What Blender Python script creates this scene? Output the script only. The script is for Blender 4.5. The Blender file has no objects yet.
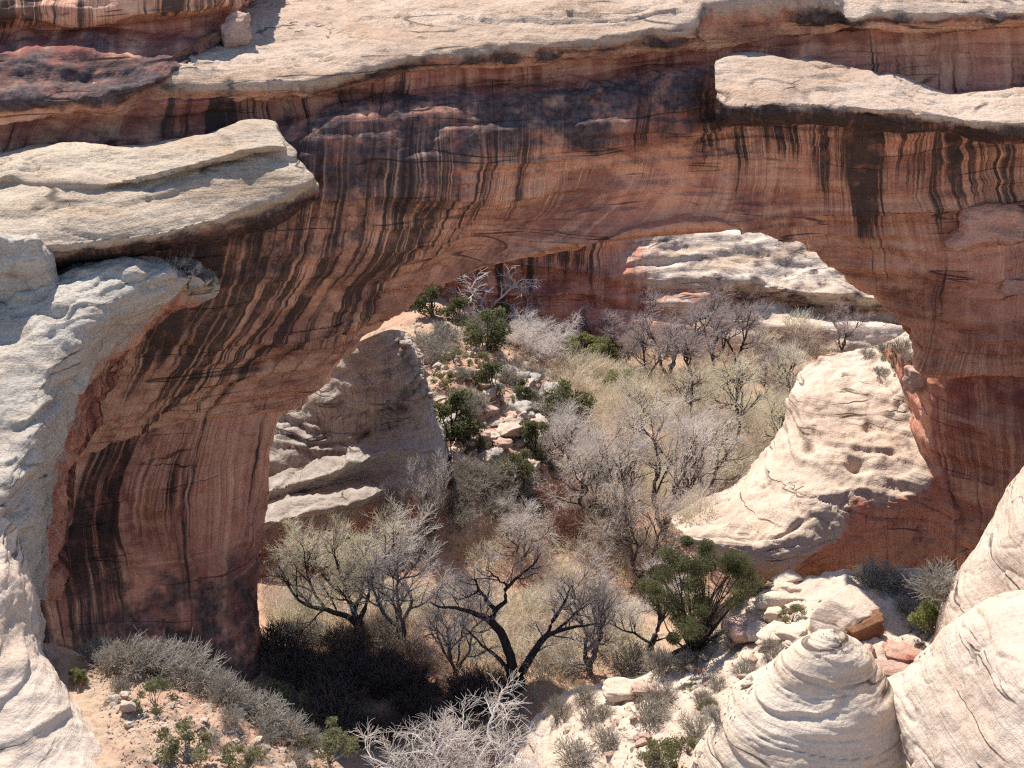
import bpy, math, random
import numpy as np
from mathutils import Vector
from mathutils.bvhtree import BVHTree

S = bpy.context.scene
COL = S.collection
rnd = random.Random(7)

# ------------------------------------------------------------------ camera
H = 62.0
PITCH = math.radians(22.5)
HFOV = math.radians(40.0)
cam_d = bpy.data.cameras.new("camera")
cam_d.sensor_width = 36.0
cam_d.angle = HFOV
cam_d.clip_start = 0.5
cam_d.clip_end = 6000.0
cam = bpy.data.objects.new("camera", cam_d)
cam.location = (0, 0, H)
cam.rotation_euler = (math.radians(90) - PITCH, 0, 0)
COL.objects.link(cam)
S.camera = cam

# ------------------------------------------------------------------ sky, sun, exposure
SUN_DIR = Vector((-0.30, 0.62, 1.02)).normalized()        # towards the sun: behind the bridge, from the left
SUN_EL = math.asin(SUN_DIR.z)
SUN_AZ = math.atan2(SUN_DIR.x, SUN_DIR.y)                  # clockwise from +Y
W = bpy.data.worlds.new("World")
S.world = W
W.use_nodes = True
nt = W.node_tree
bg = nt.nodes["Background"]
sky = nt.nodes.new("ShaderNodeTexSky")
sky.sky_type = 'NISHITA'
sky.sun_disc = False
sky.sun_elevation = SUN_EL
sky.sun_rotation = SUN_AZ
sky.altitude = 1800
sky.air_density = 1.0
sky.dust_density = 1.2
bg.inputs['Strength'].default_value = 0.15
nt.links.new(sky.outputs[0], bg.inputs['Color'])
sun_d = bpy.data.lights.new("sun", 'SUN')
sun_d.energy = 5.0
sun_d.angle = math.radians(0.5)
sun_d.color = (1.0, 0.955, 0.88)
sun = bpy.data.objects.new("sun", sun_d)
sun.rotation_euler = SUN_DIR.to_track_quat('Z', 'Y').to_euler()
sun.location = (-60, 90, 200)
COL.objects.link(sun)
S.view_settings.view_transform = 'Standard'
S.view_settings.look = 'None'
S.view_settings.exposure = 0.65
S.view_settings.gamma = 1.0
S.cycles.use_denoising = False
S.cycles.filter_width = 1.25
S.cycles.sample_clamp_indirect = 4.0
S.cycles.max_bounces = 10
S.cycles.diffuse_bounces = 7
S.cycles.transmission_bounces = 8

# ------------------------------------------------------------------ helpers: numbers
FPX = 512.0 / math.tan(HFOV / 2)
CP, SP = math.cos(PITCH), math.sin(PITCH)

def ray(px, py):
    a, b = (px - 512.0) / FPX, (384.0 - py) / FPX
    return np.array((a, CP + b * SP, -SP + b * CP))

def P(px, py, Y):
    """point that lies Y metres ahead of the viewpoint and is seen in direction (px, py)"""
    d = ray(px, py)
    p = d * (Y / d[1])
    p[2] += H
    return p

_pr = np.random.RandomState(3)
_perm = _pr.permutation(256)
_perm = np.concatenate([_perm, _perm, _perm])
_grad = _pr.normal(size=(256, 3))
_grad /= np.linalg.norm(_grad, axis=1)[:, None]

def perlin(p):
    i = np.floor(p).astype(np.int64)
    f = p - i
    i &= 255
    w = f * f * f * (f * (f * 6 - 15) + 10)
    r = 0.0
    for dx in (0, 1):
        wx = w[:, 0] if dx else 1 - w[:, 0]
        ix = _perm[i[:, 0] + dx]
        for dy in (0, 1):
            wy = w[:, 1] if dy else 1 - w[:, 1]
            iy = _perm[ix + ((i[:, 1] + dy) & 255)]
            for dz in (0, 1):
                wz = w[:, 2] if dz else 1 - w[:, 2]
                g = _grad[_perm[iy + ((i[:, 2] + dz) & 255)]]
                d = g[:, 0] * (f[:, 0] - dx) + g[:, 1] * (f[:, 1] - dy) + g[:, 2] * (f[:, 2] - dz)
                r = r + wx * wy * wz * d
    return r * 1.5

def fbm(p, octv=4, gain=0.5):
    r, a = 0.0, 1.0
    for k in range(octv):
        r = r + a * perlin(p + 17.3 * k)
        a *= gain
        p = p * 2.03
    return r

def sstep(x, a, b):
    t = np.clip((x - a) / (b - a), 0, 1)
    return t * t * (3 - 2 * t)

def pchip(y, tq):
    """monotone cubic through rows y (n, ...) with parameter 0..n-1"""
    n = len(y)
    d = np.diff(y, axis=0)
    m = np.zeros_like(y)
    if n > 2:
        a, b = d[:-1], d[1:]
        s = a * b
        m[1:-1] = np.where(s > 0, 2 * s / np.where(np.abs(a + b) < 1e-9, 1e-9, a + b), 0)
    m[0] = d[0]
    m[-1] = d[-1]
    i = np.clip(np.floor(tq).astype(int), 0, n - 2)
    t = (tq - i).reshape((-1,) + (1,) * (y.ndim - 1))
    h00 = 2 * t**3 - 3 * t**2 + 1
    h10 = t**3 - 2 * t**2 + t
    return h00 * y[i] + h10 * m[i] + (1 - h00) * y[i + 1] + (t**3 - t**2) * m[i + 1]

def spread(ctrl, axis, cell, most):
    """query parameters along one axis so the steps are about one cell long"""
    seg = np.linalg.norm(np.diff(ctrl, axis=axis), axis=2)
    ln = np.percentile(seg, 70, axis=1 - axis)
    q = []
    for k, l in enumerate(ln):
        m = int(min(most, max(2, math.ceil(l / cell))))
        q.append(k + np.arange(m) / m)
    q.append([len(ln)])
    return np.concatenate(q)

# ------------------------------------------------------------------ helpers: objects
def props(o, label=None, cat=None, group=None, kind=None):
    if label: o["label"] = label
    if cat: o["category"] = cat
    if group: o["group"] = group
    if kind: o["kind"] = kind
    return o

def empty(name, loc, label=None, cat=None, group=None):
    o = bpy.data.objects.new(name, None)
    o.empty_display_size = 0.3
    o.location = loc
    COL.objects.link(o)
    return props(o, label, cat, group)

def link(name, me, parent=None, loc=(0, 0, 0)):
    o = bpy.data.objects.new(name, me)
    COL.objects.link(o)
    if parent:
        o.parent = parent
    o.location = loc
    return o

def mesh(name, V, F, mat, smooth=True, attrs=None, mats=None, mi=None):
    """V (n,3); F: (m,k) array or list of arrays of faces with k corners"""
    me = bpy.data.meshes.new(name)
    V = np.asarray(V, dtype=np.float32)
    Fs = F if isinstance(F, list) else [F]
    Fs = [np.asarray(f, dtype=np.int32) for f in Fs if len(f)]
    loops = np.concatenate([f.ravel() for f in Fs])
    tot = np.concatenate([np.full(len(f), f.shape[1], dtype=np.int32) for f in Fs])
    st = np.concatenate([[0], np.cumsum(tot)[:-1]]).astype(np.int32)
    me.vertices.add(len(V))
    me.vertices.foreach_set("co", V.ravel())
    me.loops.add(len(loops))
    me.loops.foreach_set("vertex_index", loops)
    me.polygons.add(len(tot))
    me.polygons.foreach_set("loop_start", st)
    me.polygons.foreach_set("loop_total", tot)
    for m in (mats or [mat]):
        me.materials.append(m)
    if mi is not None:
        me.polygons.foreach_set("material_index", np.asarray(mi, dtype=np.int32))
    me.update(calc_edges=True)
    me.polygons.foreach_set("use_smooth", np.full(len(tot), smooth, dtype=bool))
    for k, a in (attrs or {}).items():
        a = np.asarray(a, dtype=np.float32)
        if a.ndim == 2:
            me.attributes.new(k, 'FLOAT_VECTOR', 'POINT').data.foreach_set("vector", a.ravel())
        else:
            me.attributes.new(k, 'FLOAT', 'POINT').data.foreach_set("value", a)
    me.validate()
    return me

SOLID_V, SOLID_F, _off = [], [], [0]
def ground_for(V, F):
    SOLID_V.append(np.asarray(V))
    SOLID_F.append(np.asarray(F) + _off[0])
    _off[0] += len(V)

def displace(V, N, layers):
    D = np.zeros(len(V))
    for ly in layers:
        kind, amp, sx, sy, sz = ly[:5]
        tilt = ly[5] if len(ly) > 5 else 0.0
        seed = ly[6] if len(ly) > 6 else 0.0
        if kind != 'dent':
            q = np.stack([V[:, 0] * sx, V[:, 1] * sy, (V[:, 2] + tilt * V[:, 0]) * sz], 1) + seed + 31.7
        if kind == 'fbm':
            D += amp * fbm(q, 5)
        elif kind == 'low':
            D += amp * fbm(q, 2)
        elif kind == 'ridge':
            D += amp * (0.5 - np.abs(fbm(q, 3)) * 1.6)
        elif kind == 'groove':
            D -= amp * (1 - sstep(np.abs(perlin(q)), 0.0, 0.09)) * sstep(perlin(q * 0.37 + 5), -0.1, 0.25)
        elif kind == 'pit':
            D -= amp * sstep(perlin(q), 0.32, 0.6)
        elif kind == 'dent':      # a hollow at one place: ('dent', depth, radius x, y, z, point)
            c = np.asarray(ly[5])
            r2 = ((V[:, 0] - c[0]) / sx) ** 2 + ((V[:, 1] - c[1]) / sy) ** 2 + ((V[:, 2] - c[2]) / sz) ** 2
            D -= amp * np.exp(-r2 ** 1.5)
        elif kind == 'terrace':
            w = (V[:, 2] + tilt * V[:, 0]) * sz + 1.3 * fbm(np.stack([V[:, 0] * sx, V[:, 1] * sy, V[:, 2] * sz * 0.3], 1) + seed, 3)
            t = w - np.floor(w)
            k = np.floor(w)
            h = np.abs(np.sin(k * 12.9898 + seed) * 43758.5453) % 1.0
            prof = np.where(t < 0.16, t / 0.16, 1 - (t - 0.16) / 0.84)
            D += amp * (0.25 + 1.0 * h) * (prof - 0.5) * sstep(fbm(np.stack([V[:, 0] * sx, V[:, 1] * sy, V[:, 2] * sz], 1) * 1.1 + seed + 9, 2), -0.5, 0.35)
    return V + N * D[:, None]

def grid_normals(X):
    a = np.gradient(X, axis=0)
    b = np.gradient(X, axis=1)
    n = np.cross(a, b)
    n /= np.maximum(np.linalg.norm(n, axis=2), 1e-9)[..., None]
    return n

def loft(name, ribs, mat, cell=0.3, layers=(), rows=None, parent=None, flip=False, ground=True, most=400,
         world=False, base=None, fieldfn=None, post=None):
    """rock face through control points: ribs run left to right, each from top to bottom, (px, py, Y) or world points"""
    if world:
        C = np.array(ribs, dtype=float)
    else:
        C = np.array([[P(*c[:3]) for c in r] for r in ribs])
    tu = spread(C, 0, cell, most)
    tv = spread(C, 1, cell, most)
    X = pchip(np.swapaxes(C, 0, 1), tv)              # (nv, ribs, 3)
    X = pchip(np.swapaxes(X, 0, 1), tu)              # (nu, nv, 3)
    nu, nv = X.shape[:2]
    N = grid_normals(X)
    # normals should point to the viewer's side
    mid = X[nu // 2, nv // 2]
    sgn = 1.0
    if np.mean(np.sum(N * (np.array([0, 0, H]) - X), axis=2)) < 0:
        sgn = -1.0
    if flip:
        sgn = -sgn
    N = (N * sgn).reshape(-1, 3)
    V0 = X.reshape(-1, 3)
    V = displace(V0, N, layers)
    if post is not None:
        V = post(V, N, X)
    attrs = {}
    ul = np.concatenate([[0], np.cumsum(np.linalg.norm(np.diff(X, axis=0), axis=2).mean(1))])
    vl = np.concatenate([[0], np.cumsum(np.linalg.norm(np.diff(X, axis=1), axis=2).mean(0))])
    attrs['flow'] = np.stack([np.repeat(ul, nv), np.tile(vl, nu), np.zeros(nu * nv)], 1)
    for k, r in (rows or {}).items():
        r = np.array(r, dtype=float)
        if r.ndim == 1:
            a = np.tile(np.interp(tv, np.arange(len(r)), r), nu)
        else:
            i = np.clip(np.floor(tu).astype(int), 0, r.shape[0] - 2)
            f = (tu - i)[:, None]
            a = r[i] * (1 - f) + r[i + 1] * f
            j = np.clip(np.floor(tv).astype(int), 0, r.shape[1] - 2)
            g = (tv - j)[None, :]
            a = (a[:, j] * (1 - g) + a[:, j + 1] * g).ravel()
        attrs[k] = a
    if fieldfn:
        attrs.update(fieldfn(V, N, np.repeat(tu, nv), np.tile(tv, nu)))
    id_ = np.arange(nu * nv).reshape(nu, nv)
    F = np.stack([id_[:-1, :-1], id_[1:, :-1], id_[1:, 1:], id_[:-1, 1:]], -1).reshape(-1, 4)
    if sgn < 0:
        F = F[:, ::-1]
    if ground:
        ground_for(V, F)
    if base is None:
        base = np.array([V[:, 0].mean(), V[:, 1].mean(), V[:, 2].min()])
    base = np.array(base, dtype=float)
    me = mesh(name, V - base, F, mat, True, attrs)
    ploc = np.array(parent.location) if parent else np.zeros(3)
    return link(name, me, parent, tuple(base - ploc))

# ------------------------------------------------------------------ helpers: materials
class NT:
    def __init__(self, name):
        self.m = bpy.data.materials.new(name)
        self.m.use_nodes = True
        self.t = self.m.node_tree
        self.b = self.t.nodes["Principled BSDF"]
        self.b.inputs['Specular IOR Level'].default_value = 0.12
        self.b.inputs['Roughness'].default_value = 0.9
    def n(self, kind, **kw):
        x = self.t.nodes.new(kind)
        for k, v in kw.items():
            setattr(x, k, v)
        return x
    def l(self, a, b):
        self.t.links.new(a, b)
    def val(self, a):
        return a
    def math(self, op, a, b=None, clamp=False):
        x = self.n("ShaderNodeMath", operation=op)
        x.use_clamp = clamp
        for i, v in enumerate((a, b)):
            if v is None: continue
            if isinstance(v, (int, float)): x.inputs[i].default_value = v
            else: self.l(v, x.inputs[i])
        return x.outputs[0]
    def attr(self, name, vec=False):
        x = self.n("ShaderNodeAttribute", attribute_name=name)
        return x.outputs['Vector'] if vec else x.outputs['Fac']
    def mapping(self, src, scale, loc=(0, 0, 0), rot=(0, 0, 0)):
        x = self.n("ShaderNodeMapping")
        x.inputs['Scale'].default_value = scale
        x.inputs['Location'].default_value = loc
        x.inputs['Rotation'].default_value = rot
        self.l(src, x.inputs['Vector'])
        return x.outputs[0]
    def noise(self, vec, scale, detail=5, rough=0.55, dist=0.0):
        x = self.n("ShaderNodeTexNoise")
        x.inputs['Scale'].default_value = scale
        x.inputs['Detail'].default_value = detail
        x.inputs['Roughness'].default_value = rough
        x.inputs['Distortion'].default_value = dist
        self.l(vec, x.inputs['Vector'])
        return x.outputs['Fac']
    def rng(self, v, a, b, c=0.0, d=1.0):
        x = self.n("ShaderNodeMapRange")
        x.interpolation_type = 'SMOOTHSTEP'
        for k, q in zip(('From Min', 'From Max', 'To Min', 'To Max'), (a, b, c, d)):
            x.inputs[k].default_value = q
        self.l(v, x.inputs['Value'])
        return x.outputs[0]
    def mix(self, f, a, b, mode='MIX'):
        x = self.n("ShaderNodeMix", data_type='RGBA', blend_type=mode)
        if isinstance(f, (int, float)): x.inputs[0].default_value = f
        else: self.l(f, x.inputs[0])
        for i, v in ((6, a), (7, b)):
            if isinstance(v, tuple): x.inputs[i].default_value = v + (1,) if len(v) == 3 else v
            else: self.l(v, x.inputs[i])
        return x.outputs[2]
    def bump(self, h, strength, dist, prev=None):
        x = self.n("ShaderNodeBump")
        x.inputs['Strength'].default_value = strength
        x.inputs['Distance'].default_value = dist
        self.l(h, x.inputs['Height'])
        if prev is not None: self.l(prev, x.inputs['Normal'])
        return x.outputs[0]
    def done(self, col, nrm=None):
        self.l(col, self.b.inputs['Base Color'])
        if nrm is not None: self.l(nrm, self.b.inputs['Normal'])
        return self.m

def rock_mat(name, pale, pale2, red=(0.56, 0.235, 0.162), red2=(0.265, 0.088, 0.068), orange=(0.82, 0.475, 0.295),
             varnish=(0.046, 0.035, 0.033), crack_amt=0.8, crack_scale=1.0, bed_tilt=0.0, bed_scale=1.0, bed_amt=0.5, speck=0.5, bump=1.0,
             lichen=(0.16, 0.135, 0.115), lichen_amt=0.25, su=1.0, line_col=None):
    """sandstone: pale weathered skin, red fresh skin (attr red), desert varnish runs along flow lines (attr streak), dark skin and some painted shade (attr dark), grey skin (attr grey)"""
    t = NT(name)
    co = t.n("ShaderNodeTexCoord").outputs['Object']
    flow = t.attr('flow', True)
    wv = t.n("ShaderNodeVectorMath", operation='MULTIPLY_ADD')
    wn = t.n("ShaderNodeTexNoise"); wn.inputs['Scale'].default_value = 0.16; wn.inputs['Detail'].default_value = 4.0
    t.l(co, wn.inputs['Vector']); t.l(wn.outputs['Color'], wv.inputs[0])
    wv.inputs[1].default_value = (1.6, 2.5, 0); t.l(flow, wv.inputs[2])
    flow = wv.outputs[0]
    a_red, a_str, a_dark, a_or = t.attr('red'), t.attr('streak'), t.attr('dark'), t.attr('orange')
    bedv = t.mapping(co, (0.05, 0.05, 1.0 * bed_scale), rot=(0, bed_tilt, 0))
    bed = t.noise(bedv, 1.0, 6, 0.62, 0.6)
    bedf = t.noise(t.mapping(co, (0.10, 0.10, 4.2 * bed_scale), rot=(0, bed_tilt, 0)), 1.0, 5, 0.6, 0.3)
    big = t.noise(co, 0.16, 5, 0.6)
    med = t.noise(co, 0.9, 6, 0.65)
    fine = t.noise(co, 5.5, 6, 0.7)
    # pale skin
    c = t.mix(t.rng(big, 0.35, 0.66), pale, pale2)
    c = t.mix(t.math('MULTIPLY', t.rng(bed, 0.44, 0.66), bed_amt), c, tuple(min(1, x * f) for x, f in zip(pale2, (0.86, 0.74, 0.62))))
    c = t.mix(t.math('MULTIPLY', t.rng(bedf, 0.55, 0.75), bed_amt * 0.55), c, tuple(x * 0.62 for x in pale2))
    li = t.math('MULTIPLY', t.rng(t.noise(co, 0.45, 8, 0.72), 0.52, 0.68), lichen_amt * 2.0, True)
    li = t.math('MULTIPLY', li, t.rng(fine, 0.38, 0.62))
    c = t.mix(li, c, lichen)
    # red skin
    rf = t.mix(t.rng(big, 0.40, 0.60), red, red2)
    rf = t.mix(t.math('MULTIPLY', t.rng(bed, 0.50, 0.70), 0.5), rf, orange)
    rf = t.mix(t.math('MULTIPLY', t.rng(bedf, 0.56, 0.74), 0.25), rf, tuple(x * 0.45 for x in red2))
    rn = t.noise(t.mapping(flow, (0.55 * su, 0.045, 1)), 1.0, 4, 0.6, 0.4)
    orf = t.math('MULTIPLY', t.rng(rn, 0.42, 0.62), 0.55)
    orf = t.math('MAXIMUM', orf, a_or)
    rf = t.mix(t.math('MULTIPLY', orf, t.rng(med, 0.2, 0.6)), rf, orange)
    blo = t.rng(t.noise(t.mapping(co, (.13, .13, .22)), 1.0, 7, 0.68, 0.4), 0.50, 0.62)
    rf = t.mix(t.math('MULTIPLY', blo, 0.55), rf, tuple(x * f for x, f in zip(red2, (0.62, 0.62, 0.75))))
    edge = t.math('ADD', a_red, t.math('MULTIPLY', t.math('SUBTRACT', med, 0.5), 0.9))
    edge = t.math('ADD', edge, t.math('MULTIPLY', t.math('SUBTRACT', fine, 0.5), 0.35))
    c = t.mix(t.rng(edge, 0.40, 0.60), c, rf)
    # dark crust in patches; on a few rocks it also carries painted shade
    dk = t.math('ADD', a_dark, t.math('MULTIPLY', t.math('SUBTRACT', t.noise(co, 0.42, 7, 0.68), 0.5), 1.5))
    dk = t.math('MULTIPLY', t.rng(dk, 0.42, 0.78), t.rng(fine, 0.22, 0.5, 0.55, 1.0))
    has = t.rng(a_dark, 0.02, 0.2)
    dk = t.math('MULTIPLY', dk, has)
    crust = t.mix(t.rng(t.noise(co, 1.8, 6, 0.7), 0.36, 0.62), (0.115, 0.088, 0.088), (0.045, 0.034, 0.034))
    c = t.mix(dk, c, crust)
    # varnish runs
    s1 = t.noise(t.mapping(flow, (0.95 * su, 0.028, 1)), 1.0, 6, 0.68, 0.15)
    s2 = t.noise(t.mapping(flow, (0.22 * su, 0.03, 1), loc=(9, 3, 0)), 1.0, 4, 0.55, 0.2)
    s3 = t.noise(t.mapping(flow, (2.6 * su, 0.06, 1), loc=(2, 8, 0)), 1.0, 5, 0.65, 0.1)
    s = t.math('ADD', t.math('MULTIPLY', s1, 0.46), t.math('MULTIPLY', s2, 0.56))
    s = t.math('ADD', s, t.math('MULTIPLY', t.math('SUBTRACT', s3, 0.5), 0.45))
    s = t.math('ADD', s, t.math('MULTIPLY', t.math('SUBTRACT', a_str, 0.5), 0.42))
    on = t.rng(a_str, 0.02, 0.25)
    # fine light and dark hairlines along the runs
    hair = t.noise(t.mapping(flow, (5.5 * su, 0.05, 1), loc=(5, 1, 0)), 1.0, 4, 0.6, 0.1)
    hm = t.rng(t.noise(t.mapping(flow, (0.16 * su, 0.09, 1), loc=(4, 6, 0)), 1.0, 5, 0.6, 0.6), 0.42, 0.62, 0.12, 1.0)
    c = t.mix(t.math('MULTIPLY', t.math('MULTIPLY', t.rng(hair, 0.50, 0.66), t.math('MULTIPLY', on, hm)), 0.45), c, tuple(x * 0.40 for x in red2))
    c = t.mix(t.math('MULTIPLY', t.math('MULTIPLY', t.rng(hair, 0.50, 0.36), t.math('MULTIPLY', t.math('MULTIPLY', on, hm), t.rng(a_or, 0.05, 0.6, 0.10, 1.0))), 0.75), c, tuple(min(1, x * 1.12) for x in orange))
    wash = t.math('MULTIPLY', t.rng(s, 0.44, 0.62), on)
    c = t.mix(t.math('MULTIPLY', wash, t.rng(a_or, 0.2, 0.9, 0.36, 0.12)), c, tuple(x * 0.55 for x in red2))
    s = t.math('MULTIPLY', t.rng(s, 0.525, 0.60), on)
    s = t.math('MULTIPLY', s, t.rng(med, 0.25, 0.52, 0.35, 1.0))
    c = t.mix(t.math('MULTIPLY', s, 0.90), c, varnish)
    # open cracks along the bedding
    kv = t.noise(t.mapping(co, (0.045 * crack_scale, 0.045 * crack_scale, 0.55 * crack_scale), rot=(0, bed_tilt, 0)), 1.0, 2.2, 0.45, 0.35)
    kl = t.rng(t.math('ABSOLUTE', t.math('SUBTRACT', kv, 0.5)), 0.0, 0.010, 1.0, 0.0)
    kl = t.math('MULTIPLY', kl, t.rng(t.noise(t.mapping(co, (.2, .2, .35)), 1.0, 3, 0.5), 0.48, 0.60))
    c = t.mix(t.math('MULTIPLY', kl, crack_amt), c, (0.05, 0.035, 0.03))
    # grain
    g = t.rng(fine, 0.3, 0.7, 1 - 0.45 * speck, 1 + 0.28 * speck)
    gm = t.n("ShaderNodeVectorMath", operation='SCALE')
    t.l(c, gm.inputs[0]); t.l(g, gm.inputs['Scale'])
    b = t.bump(bedf, 0.45 * bump, 0.30)
    b = t.bump(kl, 0.6, -0.25, b)
    b = t.bump(med, 0.50 * bump, 0.40, b)
    b = t.bump(fine, 0.70 * bump, 0.12, b)
    return t.done(gm.outputs[0], b)

def plain_mat(name, c1, c2, scale=2.0, rough=0.9, bump=0.0, dist=0.05, c3=None, stretch=(1, 1, 1)):
    t = NT(name)
    co = t.mapping(t.n("ShaderNodeTexCoord").outputs['Object'], stretch)
    n = t.noise(co, scale, 5, 0.6)
    c = t.mix(t.rng(n, 0.35, 0.65), c1, c2)
    if c3:
        c = t.mix(t.rng(t.noise(co, scale * 0.31, 4, 0.6), 0.5, 0.65), c, c3)
    t.b.inputs['Roughness'].default_value = rough
    return t.done(c, t.bump(t.noise(co, scale * 4, 5, 0.6), bump, dist) if bump else None)

def thin_mat(name, c1, c2, scale=2.0, c3=None, through=0.5):
    """leaves, buds and hair-thin twigs: light also comes through them"""
    t = NT(name)
    co = t.n("ShaderNodeTexCoord").outputs['Object']
    c = t.mix(t.rng(t.noise(co, scale, 5, 0.6), 0.35, 0.65), c1, c2)
    if c3:
        c = t.mix(t.rng(t.noise(co, scale * 0.6 + .13, 4, 0.6), 0.48, 0.64), c, c3)
    d = t.n("ShaderNodeBsdfDiffuse"); e = t.n("ShaderNodeBsdfTranslucent"); m = t.n("ShaderNodeMixShader")
    t.l(c, d.inputs['Color']); t.l(c, e.inputs['Color'])
    m.inputs[0].default_value = through
    t.l(d.outputs[0], m.inputs[1]); t.l(e.outputs[0], m.inputs[2])
    t.l(m.outputs[0], t.n("ShaderNodeOutputMaterial").inputs['Surface'])
    out = [x for x in t.t.nodes if x.type == 'OUTPUT_MATERIAL']
    for x in out:
        x.is_active_output = False
    out[-1].is_active_output = True
    t.t.nodes.remove(out[0]); t.t.nodes.remove(t.b)
    return t.m
# ------------------------------------------------------------------ rock materials
M_bridge = rock_mat("bridge_sandstone", (0.54, 0.44, 0.36), (0.46, 0.37, 0.30), bed_tilt=0.06, bed_amt=0.4, speck=0.3, bump=0.8)
M_cap = rock_mat("cap_sandstone", (0.537, 0.407, 0.31), (0.462, 0.333, 0.246), bed_tilt=-0.05, bed_amt=0.65, lichen_amt=0.38, bump=1.2)
M_ledge = rock_mat("ledge_sandstone", (0.537, 0.428, 0.315), (0.453, 0.35, 0.258), bed_tilt=0.12, bed_amt=0.7, lichen_amt=0.32, bump=1.2)
M_butt = rock_mat("buttress_sandstone", (0.521, 0.457, 0.38), (0.442, 0.38, 0.317), bed_tilt=-0.1, lichen_amt=0.25, bump=1.3)
M_pale = rock_mat("pale_slickrock", (0.608, 0.484, 0.381), (0.541, 0.415, 0.322), bed_tilt=0.1, bed_amt=0.3, lichen_amt=0.06, speck=0.35, bump=0.8)
M_dome = rock_mat("dome_slickrock", (0.617, 0.502, 0.391), (0.549, 0.428, 0.327), bed_tilt=0.03, bed_amt=0.45, lichen_amt=0.05, speck=0.3, bump=0.8)
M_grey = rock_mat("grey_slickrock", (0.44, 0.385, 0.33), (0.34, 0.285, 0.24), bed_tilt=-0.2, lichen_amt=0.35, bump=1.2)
M_wall = rock_mat("canyon_wall_sandstone", (0.66, 0.54, 0.425), (0.58, 0.465, 0.365), bed_tilt=0.03, bed_scale=0.9, bed_amt=0.8, lichen_amt=0.35, su=0.5)
M_rubble = rock_mat("rubble_sandstone", (0.52, 0.43, 0.35), (0.46, 0.31, 0.22), lichen_amt=0.15)

def soil_mat():
    t = NT("red_sandy_soil")
    co = t.n("ShaderNodeTexCoord").outputs['Object']
    a = t.noise(co, 0.12, 6, 0.6)
    b = t.noise(co, 1.1, 7, 0.7)
    f = t.noise(co, 7.0, 6, 0.75)
    c = t.mix(t.rng(a, 0.38, 0.62), (0.44, 0.25, 0.165), (0.49, 0.345, 0.24))
    c = t.mix(t.rng(b, 0.50, 0.70), c, (0.33, 0.265, 0.17))
    c = t.mix(t.rng(f, 0.58, 0.72), c, (0.22, 0.165, 0.12))
    c = t.mix(t.math('MULTIPLY', t.rng(t.noise(co, 2.4, 5, 0.7), 0.60, 0.68), 0.7), c, (0.50, 0.42, 0.34))
    n = t.bump(b, 0.5, 0.3)
    n = t.bump(f, 0.7, 0.12, n)
    return t.done(c, n)
M_soil = soil_mat()

# ------------------------------------------------------------------ canyon floor: one sheet out to the horizon
def floor_height(x, y):
    q = np.stack([x * 0.05, y * 0.05, x * 0 + 2.0], 1)
    z = 0.9 * fbm(q, 4) + 0.25 * fbm(q * 5 + 3, 3)
    wash = np.abs(x - (4 + 7 * np.sin(y * 0.045 + 0.6)))
    z = z - 1.1 * (1 - sstep(wash, 1.5, 6.0))
    z = z + 0.012 * np.maximum(y - 125, 0)
    return z

def floor_axis(lo, hi, step, far, n):
    core = np.arange(lo, hi + step, step)
    g = np.cumsum(np.geomspace(step, far * 0.25, n))
    return np.concatenate([(lo - g)[::-1], core, hi + g])
fx = floor_axis(-60, 60, 0.45, 1500, 24)
fy = floor_axis(66, 185, 0.45, 1500, 24)
FX, FY = np.meshgrid(fx, fy, indexing='ij')
FZ = floor_height(FX.ravel(), FY.ravel())
V = np.stack([FX.ravel(), FY.ravel(), FZ], 1)
i_ = np.arange(len(V)).reshape(len(fx), len(fy))
F = np.stack([i_[:-1, :-1], i_[1:, :-1], i_[1:, 1:], i_[:-1, 1:]], -1).reshape(-1, 4)
ground_for(V, F)
props(link("canyon_floor", mesh("canyon_floor", V, F, M_soil)), kind="structure", label="red sandy canyon floor with tan dry grass below the bridge", cat="ground")

# ------------------------------------------------------------------ the natural bridge
BR = empty("natural_bridge", tuple(P(600, 560, 96) * np.array([1, 1, 0])), "huge red sandstone natural bridge with black varnish streaks spanning the canyon", "natural bridge")

def YB(px):   # how far the bridge's face stands, left end nearer
    return float(np.interp(px, [-120, 0, 150, 300, 450, 600, 760, 900, 1024, 1200], [83, 84, 86, 88, 89.5, 90, 90, 91, 93, 95]))

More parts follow.
